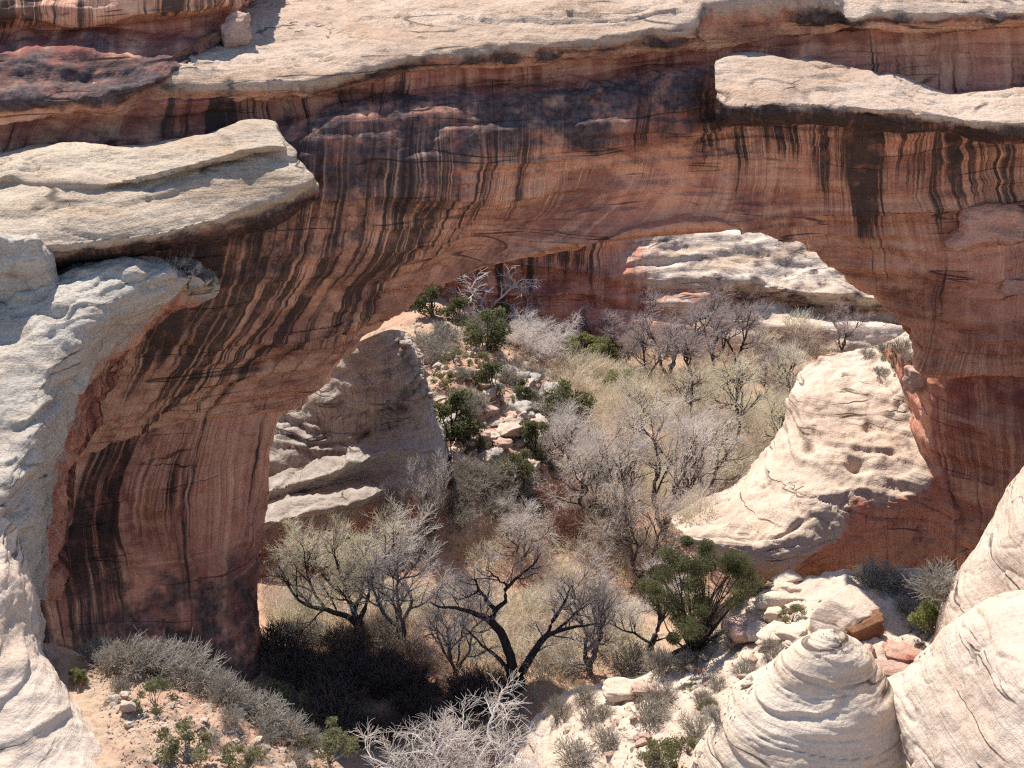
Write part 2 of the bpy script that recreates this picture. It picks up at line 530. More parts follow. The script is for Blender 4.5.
# rib: (contact under cap), (recess), (ledge back), (lip), (under lip), (face), (lower), (arch edge)
arch = [
    [(-440, 150), (-440, 178), (-440, 200), (-440, 262), (-445, 340), (-450, 410), (-455, 460), (-460, 510)],
    [(-120, 132), (-120, 160), (-120, 185), (-120, 250), (-130, 330), (-140, 400), (-460, 450), (-160, 500)],
    [(-40, 126), (-45, 156), (-45, 182), (-50, 250), (-60, 330), (-70, 400), (-80, 450), (-90, 500)],
    [(60, 113), (52, 140), (42, 170), (30, 245), (12, 330), (0, 400), (-5, 450), (-12, 505)],
    [(160, 104), (155, 128), (148, 160), (140, 235), (112, 325), (85, 400), (66, 450), (50, 490)],
    [(240, 98), (240, 118), (236, 150), (230, 213), (198, 315), (150, 398), (115, 440), (95, 466)],
    [(300, 93), (300, 108), (300, 128), (298, 192), (268, 296), (205, 378), (165, 420), (140, 441)],
    [(350, 84), (350, 98), (350, 112), (350, 178), (330, 268), (270, 348), (225, 395), (200, 426)],
    [(410, 74), (410, 90), (410, 108), (410, 166), (395, 243), (345, 320), (300, 370), (250, 415)],
    [(450, 70), (450, 86), (450, 105), (450, 158), (435, 223), (395, 288), (345, 340), (290, 406)],
    [(490, 66), (490, 84), (490, 103), (490, 151), (474, 204), (438, 258), (386, 308), (340, 354)],
    [(530, 61), (530, 80), (530, 100), (530, 145), (519, 188), (495, 226), (458, 260), (420, 296)],
    [(600, 54), (600, 72), (600, 90), (600, 137), (596, 168), (582, 203), (556, 228), (520, 257)],
    [(680, 48), (680, 60), (680, 74), (680, 124), (677, 150), (668, 184), (652, 210), (630, 238)],
    [(740, 43), (740, 50), (740, 58), (740, 105), (743, 140), (743, 178), (738, 208), (722, 230)],
    [(800, 37), (800, 47), (800, 58), (800, 106), (803, 150), (802, 190), (800, 220), (797, 246)],
    [(850, 32), (850, 48), (850, 64), (850, 107), (850, 160), (852, 210), (856, 250), (856, 288)],
    [(890, 29), (890, 52), (890, 76), (890, 111), (892, 170), (895, 225), (902, 280), (906, 330)],
    [(940, 27), (940, 56), (940, 87), (940, 118), (942, 180), (945, 245), (944, 315), (930, 372)],
    [(990, 25), (990, 56), (990, 90), (990, 120), (992, 190), (993, 265), (993, 330), (990, 377)],
    [(1070, 22), (1070, 50), (1070, 84), (1070, 118), (1070, 190), (1070, 265), (1070, 330), (1070, 382)],
    [(1460, 20), (1460, 50), (1460, 84), (1460, 118), (1460, 190), (1460, 265), (1460, 330), (1460, 384)],
]
dY_span = [5.5, 5.6, 1.9, 0.4, 1.5, 1.5, 1.0, 0.3]
dY_left = [3.0, 3.5, 2.0, -1.0, 0.2, 1.6, 4.0, 6.0]
dY_mid = [4.5, 4.8, 1.7, -0.6, 0.7, 3.3, 5.0, 7.2]      # the left haunch: curls under to the far edge
dY_right = [5.5, 6.0, 3.5, -3.2, -0.8, 1.2, 3.6, 7.0]
keys = [(-440, dY_left), (100, dY_left), (330, dY_mid), (450, dY_mid), (545, [5, 5.4, 1.9, -0.1, 0.8, 2.9, 3.6, 4.6]), (620, dY_span), (760, dY_span), (850, dY_right), (930, dY_right),
        (1000, [5.5, 6, 4, -2.2, -.2, 0.8, 2.0, 3.2]), (1460, [5.5, 6, 4, -2.2, -.2, 0.8, 2.0, 3.2])]
kx = [k[0] for k in keys]
kv = np.array([k[1] for k in keys])
ribs = []
for r in arch:
    px0 = r[3][0]
    dy = [float(np.interp(px0, kx, kv[:, j])) for j in range(8)]
    low = float(np.interp(px0, [700, 740], [0, 1]))                      # the ledge slab lies on this stretch
    dn = [0, 0, 10 * low, 9 * low, 0, 0, 0, 0]
    bk_ = [0, 0, 1.2 * low, 2.0 * low, .6 * low, 0, 0, 0]
    pts = [P(c[0], c[1] + dn[j], YB(px0) + dy[j] + bk_[j]) for j, c in enumerate(r)]
    top = pts[0].copy(); top[2] += 0.8; top[1] += 2.5
    e = pts[-1]
    crown = float(np.interp(r[-1][0], [300, 560, 800, 930], [0, 1, 1, 0]))
    b1 = e + np.array([0, 1.2 + 7 * crown, 0.5 + 0.4 * crown])
    b2 = np.array([e[0], max(e[1] + 1.6, 98 + 8 * crown), e[2] + 2.0])
    b3 = np.array([e[0], max(e[1] + 4, 102 + 6 * crown), max(39, e[2] + 4)])
    b4 = np.array([e[0], max(e[1] + 4, 109), 45.5])
    ribs.append([top] + pts + [b1, b2, b3, b4])
nr = len(ribs)
red_r = [1, 1, 1, 1, 0.95, 1, 1, 1, 1, 1, 1, 1, 1]
st = np.zeros((nr, 13)); dk = np.zeros((nr, 13)); og = np.zeros((nr, 13))
for i, r in enumerate(arch):
    x = r[3][0]
    L = float(np.interp(x, [250, 420, 520, 600], [1, 0.9, 0.35, 0]))
    R = float(np.interp(x, [700, 800, 850, 930, 1000], [0, 0.45, 0.75, 0.6, 0.42]))
    C_ = max(0, 1 - L - R)
    st[i] = L * np.array([.5, .5, .5, .4, .45, .66, .62, .46, .30, .2, 0, 0, 0]) + R * np.array([.1, .2, .3, .5, .72, .82, .58, .50, .40, .2, 0, 0, 0]) \
        + C_ * np.array([0, .12, .2, .3, .42, .36, .16, .12, .1, 0, 0, 0, 0])
    dk[i] = L * np.array([.3, .3, .5, .68, .72, .44, .15, 0, 0, 0, 0, 0, 0]) + R * np.array([.3, .2, .30, .3, .3, .15, .05, 0, 0, 0, 0, 0, 0]) \
        + C_ * np.array([.0, .1, .30, .74, .66, .25, .2, .26, .12, 0, 0, 0, 0])
    og[i] = L * np.array([0, 0, 0, 0, .4, .75, .85, .95, 1, .95, .5, 0, 0]) + R * np.array([0, 0, 0, 0, .2, .3, .2, .35, .6, .6, 0, 0, 0]) \
        + C_ * np.array([0, 0, 0, 0, .15, .55, .3, .2, .5, .6, 0, 0, 0])
ARCH = loft("arch", ribs, M_bridge, 0.20, [('low', 0.8, .07, .07, .12, 0, 4), ('ridge', 0.40, .05, .05, .50, -.05), ('fbm', 0.22, .35, .35, .6),
        ('terrace', 0.40, .04, .04, .36, -.06, 3.3), ('groove', .30, .06, .06, .8, -.05, 2), ('fbm', 0.07, 1.4, 1.4, 2.2)],
     rows={'red': red_r, 'streak': st, 'dark': dk, 'orange': og}, parent=BR, world=True)

# left pier, under the crack
def col(*pts): return [P(*p) for p in pts]
pier = [
    col((-70, 490, 89), (-70, 560, 88), (-60, 640, 87), (-50, 760, 87)),
    col((0, 480, 89.5), (5, 545, 88), (15, 630, 87), (25, 740, 86)),
    col((60, 465, 90.0), (50, 540, 88.5), (60, 630, 87), (75, 740, 86)),
    col((110, 440, 91), (92, 520, 89.5), (105, 620, 88), (120, 740, 86.5)),
    col((170, 420, 92.2), (150, 510, 90.5), (165, 610, 89), (180, 740, 87)),
    col((230, 400, 94), (215, 500, 92.5), (215, 600, 90.2), (225, 740, 87.5)),
    col((280, 398, 96), (257, 500, 95), (242, 590, 92), (266, 740, 88.5)),
    col((290, 402, 97), (266, 500, 96.5), (255, 590, 94), (287, 740, 89.5)),
    col((284, 404, 98.5), (262, 500, 98.2), (253, 590, 96), (284, 730, 91.5)),
    col((272, 404, 100), (250, 500, 100), (242, 590, 98.5), (266, 700, 95)),
    col((200, 400, 102), (180, 500, 102), (180, 590, 101), (200, 700, 99)),
]
pier = [[r[0] + np.array([0, 1.0, 0])] + r[1:] for r in pier]
loft("pier", pier, M_bridge, 0.22, [('low', 0.7, .09, .09, .06, 0, 8), ('fbm', 0.3, .5, .5, .3), ('groove', .35, .5, .5, .05, 0.1, 2), ('fbm', .08, 1.6, 1.6, 1.2)],
     rows={'red': [1, 1, 1, 1], 'streak': np.array([[.62, .66, .5, .3]] * 4 + [[.48, .5, .40, .3]] * 2 + [[.35, .4, .35, .2]] * 5), 'dark': np.array([[.15, .2, .62, .8]] * 11), 'orange': [.75, .4, .05, 0]}, parent=BR, world=True)

# right pier wall
wall = [
    col((885, 352, 117), (880, 430, 116), (880, 500, 114), (880, 600, 112)),
    col((912, 356, 108), (905, 430, 108), (905, 500, 107), (905, 600, 106)),
    col((934, 372, 101), (925, 430, 102), (935, 500, 102), (940, 600, 101)),
    col((975, 374, 98), (975, 430, 98.5), (980, 500, 99), (980, 600, 98)),
    col((1040, 376, 96), (1040, 430, 96.5), (1040, 500, 97), (1040, 600, 96)),
    col((1460, 380, 97), (1460, 430, 97), (1460, 500, 97), (1460, 600, 96)),
]
wall = [[r[0] + np.array([0, 1.3, 0])] + r[1:] for r in wall]
loft("pier", wall, M_bridge, 0.25, [('low', 0.5, .09, .09, .12, 0, 5), ('ridge', .3, .05, .05, .6, .02), ('fbm', 0.25, .4, .4, .7), ('fbm', .07, 1.6, 1.6, 2.0)],
     rows={'red': [1, 1, 1, 1], 'streak': [.28, .2, .35, .3], 'dark': [.34, .28, .05, 0], 'orange': [.0, .1, .75, .8]}, parent=BR, world=True)

# cap rock along the top
cap_edge = [  # px, lit/dark edge y, bottom y
    (-420, 118, 146), (-120, 108, 134), (-40, 102, 128), (40, 100, 117), (100, 92, 108), (150, 88, 104), (240, 87, 99), (300, 86, 94), (345, 76, 86), (400, 62, 76), (455, 54, 70), (520, 47, 62), (600, 39, 55),
    (655, 33, 50), (690, 26, 47), (705, 6, 45), (750, 3, 42), (800, 3, 37), (835, 8, 34), (852, 22, 32), (880, 13, 29), (940, 14, 27), (1024, 13, 24), (1100, 12, 22), (1440, 12, 18)]
ribs = []
for px, y1, y2 in cap_edge:
    Y = YB(px) + 3.2
    if 700 <= px <= 838: Y += 1.0
    lip = P(px, y1, Y)
    bot = P(px, y2, Y + 1.2)
    slope = 0.10
    yb = float(np.interp(px, [40, 345, 480], [115.5, 115.5, 111.5]))
    back = np.array([lip[0], yb, lip[2] + 0.10 * (yb - lip[1]) + 0.6])
    m1 = np.array([lip[0], lip[1] + 1.2, lip[2] + 0.75])
    m2 = np.array([lip[0], lip[1] + 8, lip[2] + 1.8])
    ribs.append([back + np.array([0, 1.5, -6]), back, m2, m1, lip, lip * .5 + bot * .5 + np.array([0, -.35, 0]), bot, bot + np.array([0, 4.5, 0.9])])
loft("cap_rock", ribs, M_cap, 0.2, [('low', .5, .1, .1, .2, 0, 1), ('fbm', 0.22, .25, .3, .5), ('groove', .30, .08, .35, .6, 0, 3), ('groove', .2, .2, .8, 1., 0, 8), ('fbm', .07, 1.6, 1.6, 2), ('pit', .10, 1.4, 2.4, 1.8)],
     rows={'red': [0, 0, 0, 0.0, .3, .75, 1, 1], 'dark': np.array([[0, 0, 0, 0.0, .45, .75 if px > 300 and not 690 < px < 770 else .45, .1, 0] for px, *_ in cap_edge]),
           'orange': [0, 0, 0, 0, 0, .5, 1, .5], 'streak': [0] * 8}, parent=BR, world=True)

def slab(name, mat, ribs, parent=BR, cell=0.18, layers=None, rows=None, **kw):
    return loft(name, ribs, mat, cell, layers or [('low', .4, .15, .15, .2, 0, 6), ('fbm', .16, .25, .4, .6), ('groove', .28, .10, .45, 1.2, .15, 1), ('groove', .16, .2, 1.0, 2, .2, 5), ('terrace', .30, .08, .08, .9, .12, 5), ('fbm', .05, 1.5, 1.8, 2)],
                rows=rows, parent=parent, **kw)

# sunlit ledge on the right: back (buried), back line, top, lip, under, buried
def ledge(px, yb, yl, yu, Yb, Yl):
    return [(px, yb - 1, Yb + 4), (px, yb, Yb), (px, yb * .45 + yl * .55, Yb * .5 + Yl * .5 - .3), (px, yl, Yl), (px, yl + (yu - yl) * .5, Yl + .1), (px, yu, Yl + 1.6), (px, yu + 2, Yl + 5)]
right_ledge = [ledge(715, 60, 96, 120, 93, 89.5), ledge(728, 55, 105, 122, 94, 87.5), ledge(770, 54, 103, 122, 95, 86.5), ledge(810, 60, 104, 122, 95, 86.5), ledge(850, 70, 106, 124, 95.5, 87), ledge(880, 76, 110, 126, 95.5, 87.5),
               ledge(920, 86, 114, 128, 95.5, 88.5), ledge(955, 95, 118, 130, 95.5, 89), ledge(975, 93, 122, 136, 95.5, 88.5), ledge(1024, 85, 124, 138, 96, 88), ledge(1110, 84, 126, 140, 97, 88), ledge(1420, 88, 128, 142, 97, 88)]
right_ledge = [[(x, y, Y - 4.2) for x, y, Y in r] for r in right_ledge]
slab("ledge", M_cap, right_ledge, rows={'red': [.3, 0, 0, .05, .45, 1, 1], 'dark': [0, 0, .08, .35, .8, .8, .4], 'streak': [0, 0, 0, .1, .6, .7, .6]})

# two-tier sunlit shelf on the left
def shelf(px0, yb, px1, ym, px2, yl, px3, yu, Yb, Yl):
    return [(px0, yb - 2, Yb + 4), (px0, yb, Yb), (px1, ym, Yb * .45 + Yl * .55), (px2, yl, Yl), (px3, yl + (yu - yl) * .45, Yl + .1), (px3, yu, Yl + 1.6), (px3, yu + 3, Yl + 6)]
left_shelf = [shelf(-400, 176, -400, 222, -400, 270, -400, 293, 87, 77), shelf(-120, 170, -120, 215, -120, 262, -120, 285, 87, 77), shelf(-40, 162, -40, 205, -40, 256, -40, 278, 87.5, 77.5), shelf(10, 158, 10, 196, 8, 250, 5, 272, 88, 78),
              shelf(60, 152, 55, 192, 50, 245, 45, 266, 88.2, 78.6), shelf(110, 150, 108, 188, 100, 240, 95, 258, 88.4, 79.4), shelf(160, 146, 162, 182, 160, 233, 150, 250, 88.5, 80.2),
              shelf(215, 138, 220, 172, 220, 218, 210, 238, 88.5, 81.3), shelf(255, 126, 262, 160, 265, 203, 255, 226, 88.3, 82.5), shelf(274, 126, 290, 158, 292, 191, 285, 212, 88, 83.4), shelf(282, 140, 303, 166, 312, 180, 310, 198, 87.6, 84.4),
              shelf(286, 150, 306, 174, 317, 184, 318, 196, 88.5, 86.8)]
def shelf_tier(V, N, X):
    # the seam between the two tiers: a scooped groove along the middle of the shelf, open at the left
    w = V[:, 2] * 0
    return V
def forward(ribs):
    return [[(x, y, Y + float(np.interp(x, [100, 260], [-4.8, -1.4]))) for x, y, Y in r] for r in ribs]
left_shelf = forward(left_shelf)
slab("ledge", M_ledge, left_shelf, rows={'red': [.2, 0, 0, .05, .3, .8, 1], 'dark': [0, 0, 0, .2, .62, .8, .7], 'streak': [0, 0, 0, 0, .3, .6, .7]})
upper_tier = [shelf(-400, 174, -400, 186, -400, 206, -400, 222, 88, 82), shelf(-120, 168, -120, 180, -120, 200, -120, 216, 88, 82), shelf(-30, 163, -30, 176, -30, 188, -30, 206, 88, 83), shelf(14, 156, 14, 166, 10, 176, 12, 196, 88, 84), shelf(40, 151, 40, 168, 30, 184, 35, 200, 88, 83.6), shelf(90, 148, 90, 166, 85, 186, 82, 198, 88.2, 83), shelf(130, 147, 132, 164, 135, 180, 130, 190, 88.4, 83.6), shelf(200, 140, 205, 150, 210, 160, 205, 170, 88.5, 84.5),
              shelf(252, 124, 262, 136, 266, 146, 262, 154, 88, 85), shelf(272, 125, 283, 138, 286, 148, 284, 156, 88, 85.5), shelf(278, 130, 288, 146, 290, 154, 288, 160, 89, 88)]
upper_tier = forward(upper_tier)
slab("ledge", M_ledge, upper_tier, rows={'red': [.2, 0, 0, 0.0, .2, .3, .3], 'dark': [0, 0, 0, .1, .35, .2, 0], 'streak': [0] * 7})

# ------------------------------------------------------------------ cliff above the bridge at the left
cl = []
for px, dy, dYv in ((-420, 8, -1), (-140, 4, -1), (-40, 2, 0), (60, 0, 0), (130, -2, .6), (175, -8, 1.6), (212, -18, 3.4), (240, -30, 7), (252, -40, 12), (256, -50, 20)):
    cl.append([(px, -90 + dy, 108 + dYv), (px, -40 + dy, 97 + dYv), (px, 14 + dy * .6, 92.8 + dYv), (px - 4, 30 + dy * .7, 94.5 + dYv), (px - 8, 40 + dy * .8, 93.0 + dYv), (px - 12, 60 + dy * .8, 90.0 + dYv), (px - 34, 76 + dy, 88.4 + dYv), (px - 55, 104 + dy * 1.2, 85.6 + dYv * .9), (px - 60, 118 + dy, 86.4 + dYv)])
CLIFF = loft("overhang_cliff", cl, M_bridge, 0.22, [('low', .7, .1, .1, .2, 0, 2), ('fbm', .4, .3, .3, .6), ('ridge', .35, .07, .07, .8), ('fbm', .1, 1.3, 1.3, 2)],
     rows={'red': [0.2, .8, 1, 1, 1, .9, .9, .9, 1], 'dark': [.2, .2, .15, .1, .5, .66, .74, .76, .2], 'streak': [.3, .4, .6, .3, .3, .35, .3, .2, 0], 'orange': [0, .6, .8, 0, 0, 0, 0, 0, .9]})  # dark on the lower step paints in shade where sun would catch it
props(CLIFF, "shaded red and black cliff stepping up above the left end of the bridge", "cliff")

# ------------------------------------------------------------------ grey buttress and slickrock on the left
bt_base = np.array([82, 74.2, 69.6, 64.2, 60.8, 56.8, 53])
bt_px = [
    ([(-460, 262), (-460, 278), (-460, 330), (-460, 400), (-460, 450), (-460, 520), (-460, 600)], [0] * 7),
    ([(-50, 262), (-50, 278), (-50, 330), (-50, 400), (-50, 450), (-50, 520), (-50, 600)], [0] * 7),
    ([(15, 266), (15, 286), (14, 340), (8, 402), (4, 455), (-4, 515), (-4, 600)], [0, 0, 0, 0, 0, .2, .5]),
    ([(75, 254), (75, 270), (66, 322), (46, 388), (36, 442), (20, 500), (16, 600)], [0, .2, .5, 1.2, 2.0, 3.2, 4.5]),
    ([(135, 254), (135, 270), (108, 320), (74, 382), (56, 440), (42, 490), (34, 600)], [.5, .8, 2.2, 5.0, 7.5, 10.5, 12]),
    ([(178, 260), (180, 276), (143, 317), (96, 368), (72, 430), (56, 486), (46, 600)], [2, 2.8, 6.2, 11, 15, 19.5, 22]),
    ([(199, 270), (205, 284), (165, 314), (115, 362), (85, 425), (68, 480), (60, 600)], [3.5, 6.6, 13, 19, 23, 27, 30]),
    ([(208, 276), (208, 290), (165, 320), (120, 370), (90, 430), (70, 490), (60, 600)], [8, 16.4, 20.4, 25.8, 29.2, 33.2, 37]),
]
bt = [[(x, y, float(Y)) for (x, y), Y in zip(p, bt_base + np.array(d))] for p, d in bt_px]
BT = loft("buttress", bt, M_butt, 0.16, [('low', .7, .2, .2, .3, 0, 3), ('fbm', .35, .25, .25, .6), ('terrace', .45, .10, .10, .60, -.15, 7), ('terrace', .20, .2, .2, 1.6, -.15, 3), ('groove', .40, .12, .25, 1.0, -.25, 4), ('pit', .4, .35, .35, .7, 0, 2), ('fbm', .07, 1.5, 1.5, 2.2)],
     rows={'red': np.array([[0] * 7] * 5 + [[0, 0, .3, .5, .5, .6, .6]] + [[0, .1, .8, 1, 1, 1, 1]] * 2), 'streak': np.array([[0] * 7] * 6 + [[0, 0, .3, .6, .6, .6, .6]] * 2), 'dark': np.array([[0] * 7] * 5 + [[0, 0, .3, .35, .3, .3, .3]] * 3)})
props(BT, "lumpy grey sandstone buttress under the sunlit shelf at the left end", "rock")
# shaded block sitting on the buttress
blk = [[(-60, 236, 80), (-60, 242, 76.2), (-60, 275, 75.6), (-60, 308, 76)], [(-5, 232, 80), (-5, 240, 76.2), (-4, 275, 75.8), (-2, 306, 76)], [(34, 226, 80.5), (36, 238, 76.6), (44, 265, 76.2), (50, 292, 76.2)],
       [(40, 230, 81), (44, 240, 77.6), (52, 265, 77.2), (62, 292, 77.2)], [(42, 236, 85), (46, 245, 84), (52, 268, 83), (60, 292, 83)]]
blk = [[(x, y, Y - 3.6) for x, y, Y in r] for r in blk]
o = loft("rock_block", blk, M_butt, 0.12, [('low', .3, .3, .3, .4), ('fbm', .25, .5, .5, .9), ('ridge', .2, .1, .1, 1.2), ('fbm', .06, 2, 2, 2)], rows={'red': [0, .1, .2, .2], 'dark': [0, .25, .4, .3]})
props(o, "shaded grey rock block standing on the buttress at the left edge", "rock")

sl = [
    [(-460, 500, 68), (-460, 560, 61), (-460, 640, 55), (-460, 720, 49.5), (-460, 850, 42)],
    [(-60, 505, 68), (-60, 560, 61.2), (-60, 640, 55.4), (-60, 720, 50), (-60, 850, 42)],
    [(-20, 515, 67.5), (-15, 565, 61.8), (-10, 640, 56.2), (-10, 720, 51), (-10, 850, 43)],
    [(4, 524, 68), (14, 570, 63), (12, 645, 57.5), (40, 715, 53), (60, 850, 44)],
    [(14, 535, 68.5), (31, 590, 64.5), (30, 652, 59.5), (75, 715, 55), (140, 850, 45.5)],
    [(16, 545, 72), (36, 600, 67.5), (42, 662, 62.5), (100, 735, 57), (200, 850, 47)],
    [(10, 560, 80), (30, 620, 76), (46, 690, 69), (120, 765, 61), (230, 860, 50)],
]
sl = [[(x, y, float(np.interp(Y, [42, 50, 55, 61, 68, 72, 80], [41, 47.5, 50.5, 53.5, 57.5, 66, 80]))) for x, y, Y in r] for r in sl]
SL = loft("slickrock", sl, M_pale, 0.12, [('low', .5, .2, .2, .3, 0, 9), ('fbm', .25, .3, .3, .6), ('groove', .3, .15, .3, .9, -.3, 2), ('terrace', .25, .12, .12, .8, .25, 2), ('fbm', .05, 1.6, 1.6, 2.2)],
     rows={'red': [0] * 5, 'dark': np.array([[0] * 5] * 4 + [[0, 0, .1, .15, .1]] * 3)})
props(SL, "smooth pale slickrock curving down below the buttress in the left corner", "rock")

# talus in front of the left pier
ta = [
    [(20, 640, 61.5), (40, 700, 54.5), (80, 760, 48.5), (120, 860, 41.5)],
    [(75, 655, 60.0), (90, 700, 54.5), (120, 760, 48.5), (150, 860, 41.5)],
    [(130, 658, 58.5), (150, 705, 54.0), (175, 760, 48.5), (190, 860, 42.0)],
    [(190, 680, 57.5), (210, 720, 53.5), (235, 770, 49.0), (250, 860, 42.5)],
    [(245, 704, 56.5), (262, 735, 53.5), (285, 775, 50.0), (300, 860, 44.5)],
    [(295, 730, 56.0), (310, 752, 54.0), (325, 785, 51.0), (345, 860, 47.5)],
    [(335, 762, 56.0), (345, 775, 54.5), (355, 800, 52.5), (375, 860, 48.5)],
    [(360, 800, 56.5), (366, 810, 55.5), (374, 830, 54.5), (390, 880, 52.5)],
]
back = [[(r[0][0] + 6, r[0][1] + 26, r[0][2] + 7)] + r for r in ta]
TA = loft("talus_slope", back, M_soil, 0.12, [('low', .4, .25, .25, .3), ('fbm', .3, .6, .6, .6), ('fbm', .12, 2, 2, 2)])
props(TA, "red dirt talus slope in front of the left pier", "ground", kind="structure")

# ------------------------------------------------------------------ beyond the bridge: grey ledgy rock, talus, canyon wall
mr = [
    [(170, 400, 127), (170, 440, 122), (170, 475, 118), (170, 480, 117), (170, 505, 113.5), (170, 512, 114.5), (170, 540, 110), (170, 548, 113), (170, 580, 113)],
    [(240, 392, 125), (240, 430, 120), (240, 470, 116), (240, 476, 115.6), (240, 500, 112), (240, 507, 113), (240, 532, 108), (240, 541, 111), (240, 580, 111)],
    [(275, 380, 123.5), (275, 420, 119.3), (275, 462, 115.5), (275, 474, 115), (275, 490, 112), (275, 498, 113), (275, 523, 107.5), (275, 533, 110.5), (275, 570, 110.5)],
    [(320, 360, 120.0), (320, 405, 117.4), (320, 448, 115), (320, 458, 114.6), (320, 477, 111.5), (322, 487, 112.6), (325, 510, 107.5), (325, 521, 110.5), (325, 560, 110.5)],
    [(360, 342, 117.6), (360, 390, 116.0), (360, 436, 114.9), (362, 446, 114.4), (365, 460, 112), (366, 474, 112.8), (372, 497, 109), (374, 508, 111), (375, 545, 111)],
    [(388, 330, 118.2), (392, 376, 116.6), (394, 428, 115.7), (396, 438, 115), (402, 447, 113.3), (404, 462, 113.4), (404, 485, 112), (406, 496, 112), (408, 530, 112)],
    [(404, 332, 120), (416, 376, 118.3), (422, 425, 117), (424, 438, 116.5), (428, 452, 115.5), (430, 466, 115), (430, 488, 114), (432, 500, 113.5), (434, 530, 113)],
    [(409, 340, 127), (428, 386, 123), (439, 430, 119.5), (442, 442, 119), (446, 456, 118), (448, 470, 117), (449, 490, 116), (450, 504, 115.5), (452, 530, 115)],
    [(398, 336, 133), (420, 388, 131), (436, 432, 128), (440, 445, 127), (445, 458, 126), (446, 470, 125), (448, 490, 124), (448, 504, 122), (448, 530, 121)],
]
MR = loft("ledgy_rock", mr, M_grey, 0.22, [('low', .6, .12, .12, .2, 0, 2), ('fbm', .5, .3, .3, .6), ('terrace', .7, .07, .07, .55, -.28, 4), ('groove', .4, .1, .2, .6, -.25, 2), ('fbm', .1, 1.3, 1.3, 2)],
     rows={'red': [.1, .3, .15, 0, 0, .2, 0, .45, .8], 'dark': np.array([[.2, .35, .25, 0, 0, .2, 0, .2, .2]] * 4 + [[.2, .5, .45, .3, .1, .45, .1, .3, .3]] * 5), 'streak': [0, .25, .2, 0, 0, .1, 0, .1, 0]})  # dark rows paint in the shade of the steep front face
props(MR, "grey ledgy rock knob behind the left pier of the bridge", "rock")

ts = [
    [(330, 350, 160), (340, 380, 148), (350, 430, 134), (370, 480, 122), (390, 530, 113)],
    [(388, 312, 160), (396, 352, 145), (415, 410, 131), (440, 465, 120), (452, 525, 112)],
    [(420, 292, 166), (440, 340, 146), (462, 390, 133), (480, 450, 122.5), (488, 515, 114)],
    [(462, 296, 168), (490, 340, 150), (510, 385, 137), (520, 440, 126), (530, 508, 117)],
    [(500, 305, 170), (530, 350, 154), (552, 390, 142), (562, 435, 131), (568, 498, 120)],
    [(540, 318, 172), (565, 362, 156), (584, 402, 144), (592, 442, 134), (600, 498, 121.5)],
    [(600, 335, 170), (610, 375, 156), (620, 412, 146), (626, 450, 136), (630, 500, 123)],
]
rb = []
for k, r in enumerate(ts):
    low = min(1.0, [0, 0, 0, 0, .2, 1.2, 3.2][k] / 1.2) if k >= 5 else 0
    q = [P(*c) for c in r]
    for p_ in q:
        p_[0] -= [0, 0, 0, 1.0, 2.2, 2.6, 2.6][k]
        if k == 5: p_[2] = min(p_[2], 0.4)
        if k == 6: p_[2] = -2.0
    q.append(q[-1] + np.array([0, -2.5, -2.5]))
    rb.append(q)
TS = loft("hillside", rb, M_soil, 0.28, [('low', .8, .08, .08, .1, 0, 4), ('fbm', .45, .2, .2, .3), ('terrace', .5, .06, .06, .3, .1, 5), ('fbm', .25, .8, .8, 1), ('fbm', .08, 2.2, 2.2, 2.2)], world=True)
props(TS, "red rubbly hillside dotted with shrubs behind the grey rock", "ground", kind="structure")

# canyon wall across the back
cw_x = [-200, 60, 300, 420, 500, 540, 580, 620, 660, 700, 740, 780, 820, 860, 900, 960, 1100, 1400]
def wall_rib(px):
    sh = float(np.interp(px, [300, 560, 600, 625, 680, 760], [1, 1, .85, .5, .12, 0]))      # 1 = sheer shaded wall, 0 = sunlit sloping ledges
    ov = float(np.interp(px, [600, 720, 790, 860, 960], [0, .2, 1, 1, .6]))                  # undercut
    r = []
    yb = float(np.interp(px, [420, 560, 640, 740, 800, 850, 900, 1100], [330, 338, 345, 345, 352, 346, 344, 350]))
    A = [(95, 290), (180, 222), (228, 187.0), (250, 181.0), (262, 179), (282, 175.5), (292, 175.2), (310, 172.4), (322, 172), (yb, 168), (yb + 30, 166)]
    B = [(110, 270), (185, 196), (228, 175.5), (250, 174.2), (262, 174), (282, 173.6), (296, 173), (312, 172.6), (324, 171.5), (yb, 170), (yb + 30, 168)]
    for (ya, Ya), (y2, Y2) in zip(A, B):
        r.append([px, ya, 0.95 * (Ya * (1 - sh) + Y2 * sh)])
    r[5][1] += 3 * ov; r[6][1] += 6 * ov
    r[5][2] -= 1.5 * ov; r[6][2] += 2.0 * ov; r[7][2] += 0.2 * ov
    r[7][1] += 3 * ov; r[8][2] -= 2.0 * ov
    r[8][1] += 3 * ov
    if px > 740:
        for k in range(2, 10):
            r[k][1] += (px - 740) * 0.10 * (1 if k < 8 else .3)
    return r
cw = [wall_rib(px) for px in cw_x]
rr, dd, ss, oo = [], [], [], []
for px in cw_x:
    sh = float(np.interp(px, [300, 560, 600, 625, 680, 760], [1, 1, .9, .6, .2, 0]))
    rr.append([x * sh + y * (1 - sh) for x, y in zip([.6, .9, .9, .95, 1, 1, 1, 1, 1, 1, 1], [0, 0, 0, .1, 0, 0, .5, .25, .3, .4, 1])])
    dd.append([x * sh + y * (1 - sh) for x, y in zip([0, .1, .2, .25, .3, .15, .1, 0, 0, 0, 0], [0, .3, .44, .50, .5, .5, .5, .15, .1, 0, 0])])
    ss.append([x * sh + y * (1 - sh) for x, y in zip([.2, .5, .6, .6, .6, .5, .4, .3, 0, 0, 0], [0, 0, .03, .05, .04, .03, 0, 0, 0, 0, 0])])
    oo.append([x * sh for x in [0, .2, .3, .3, .3, .2, .1, 0, 0, 0, 0]])
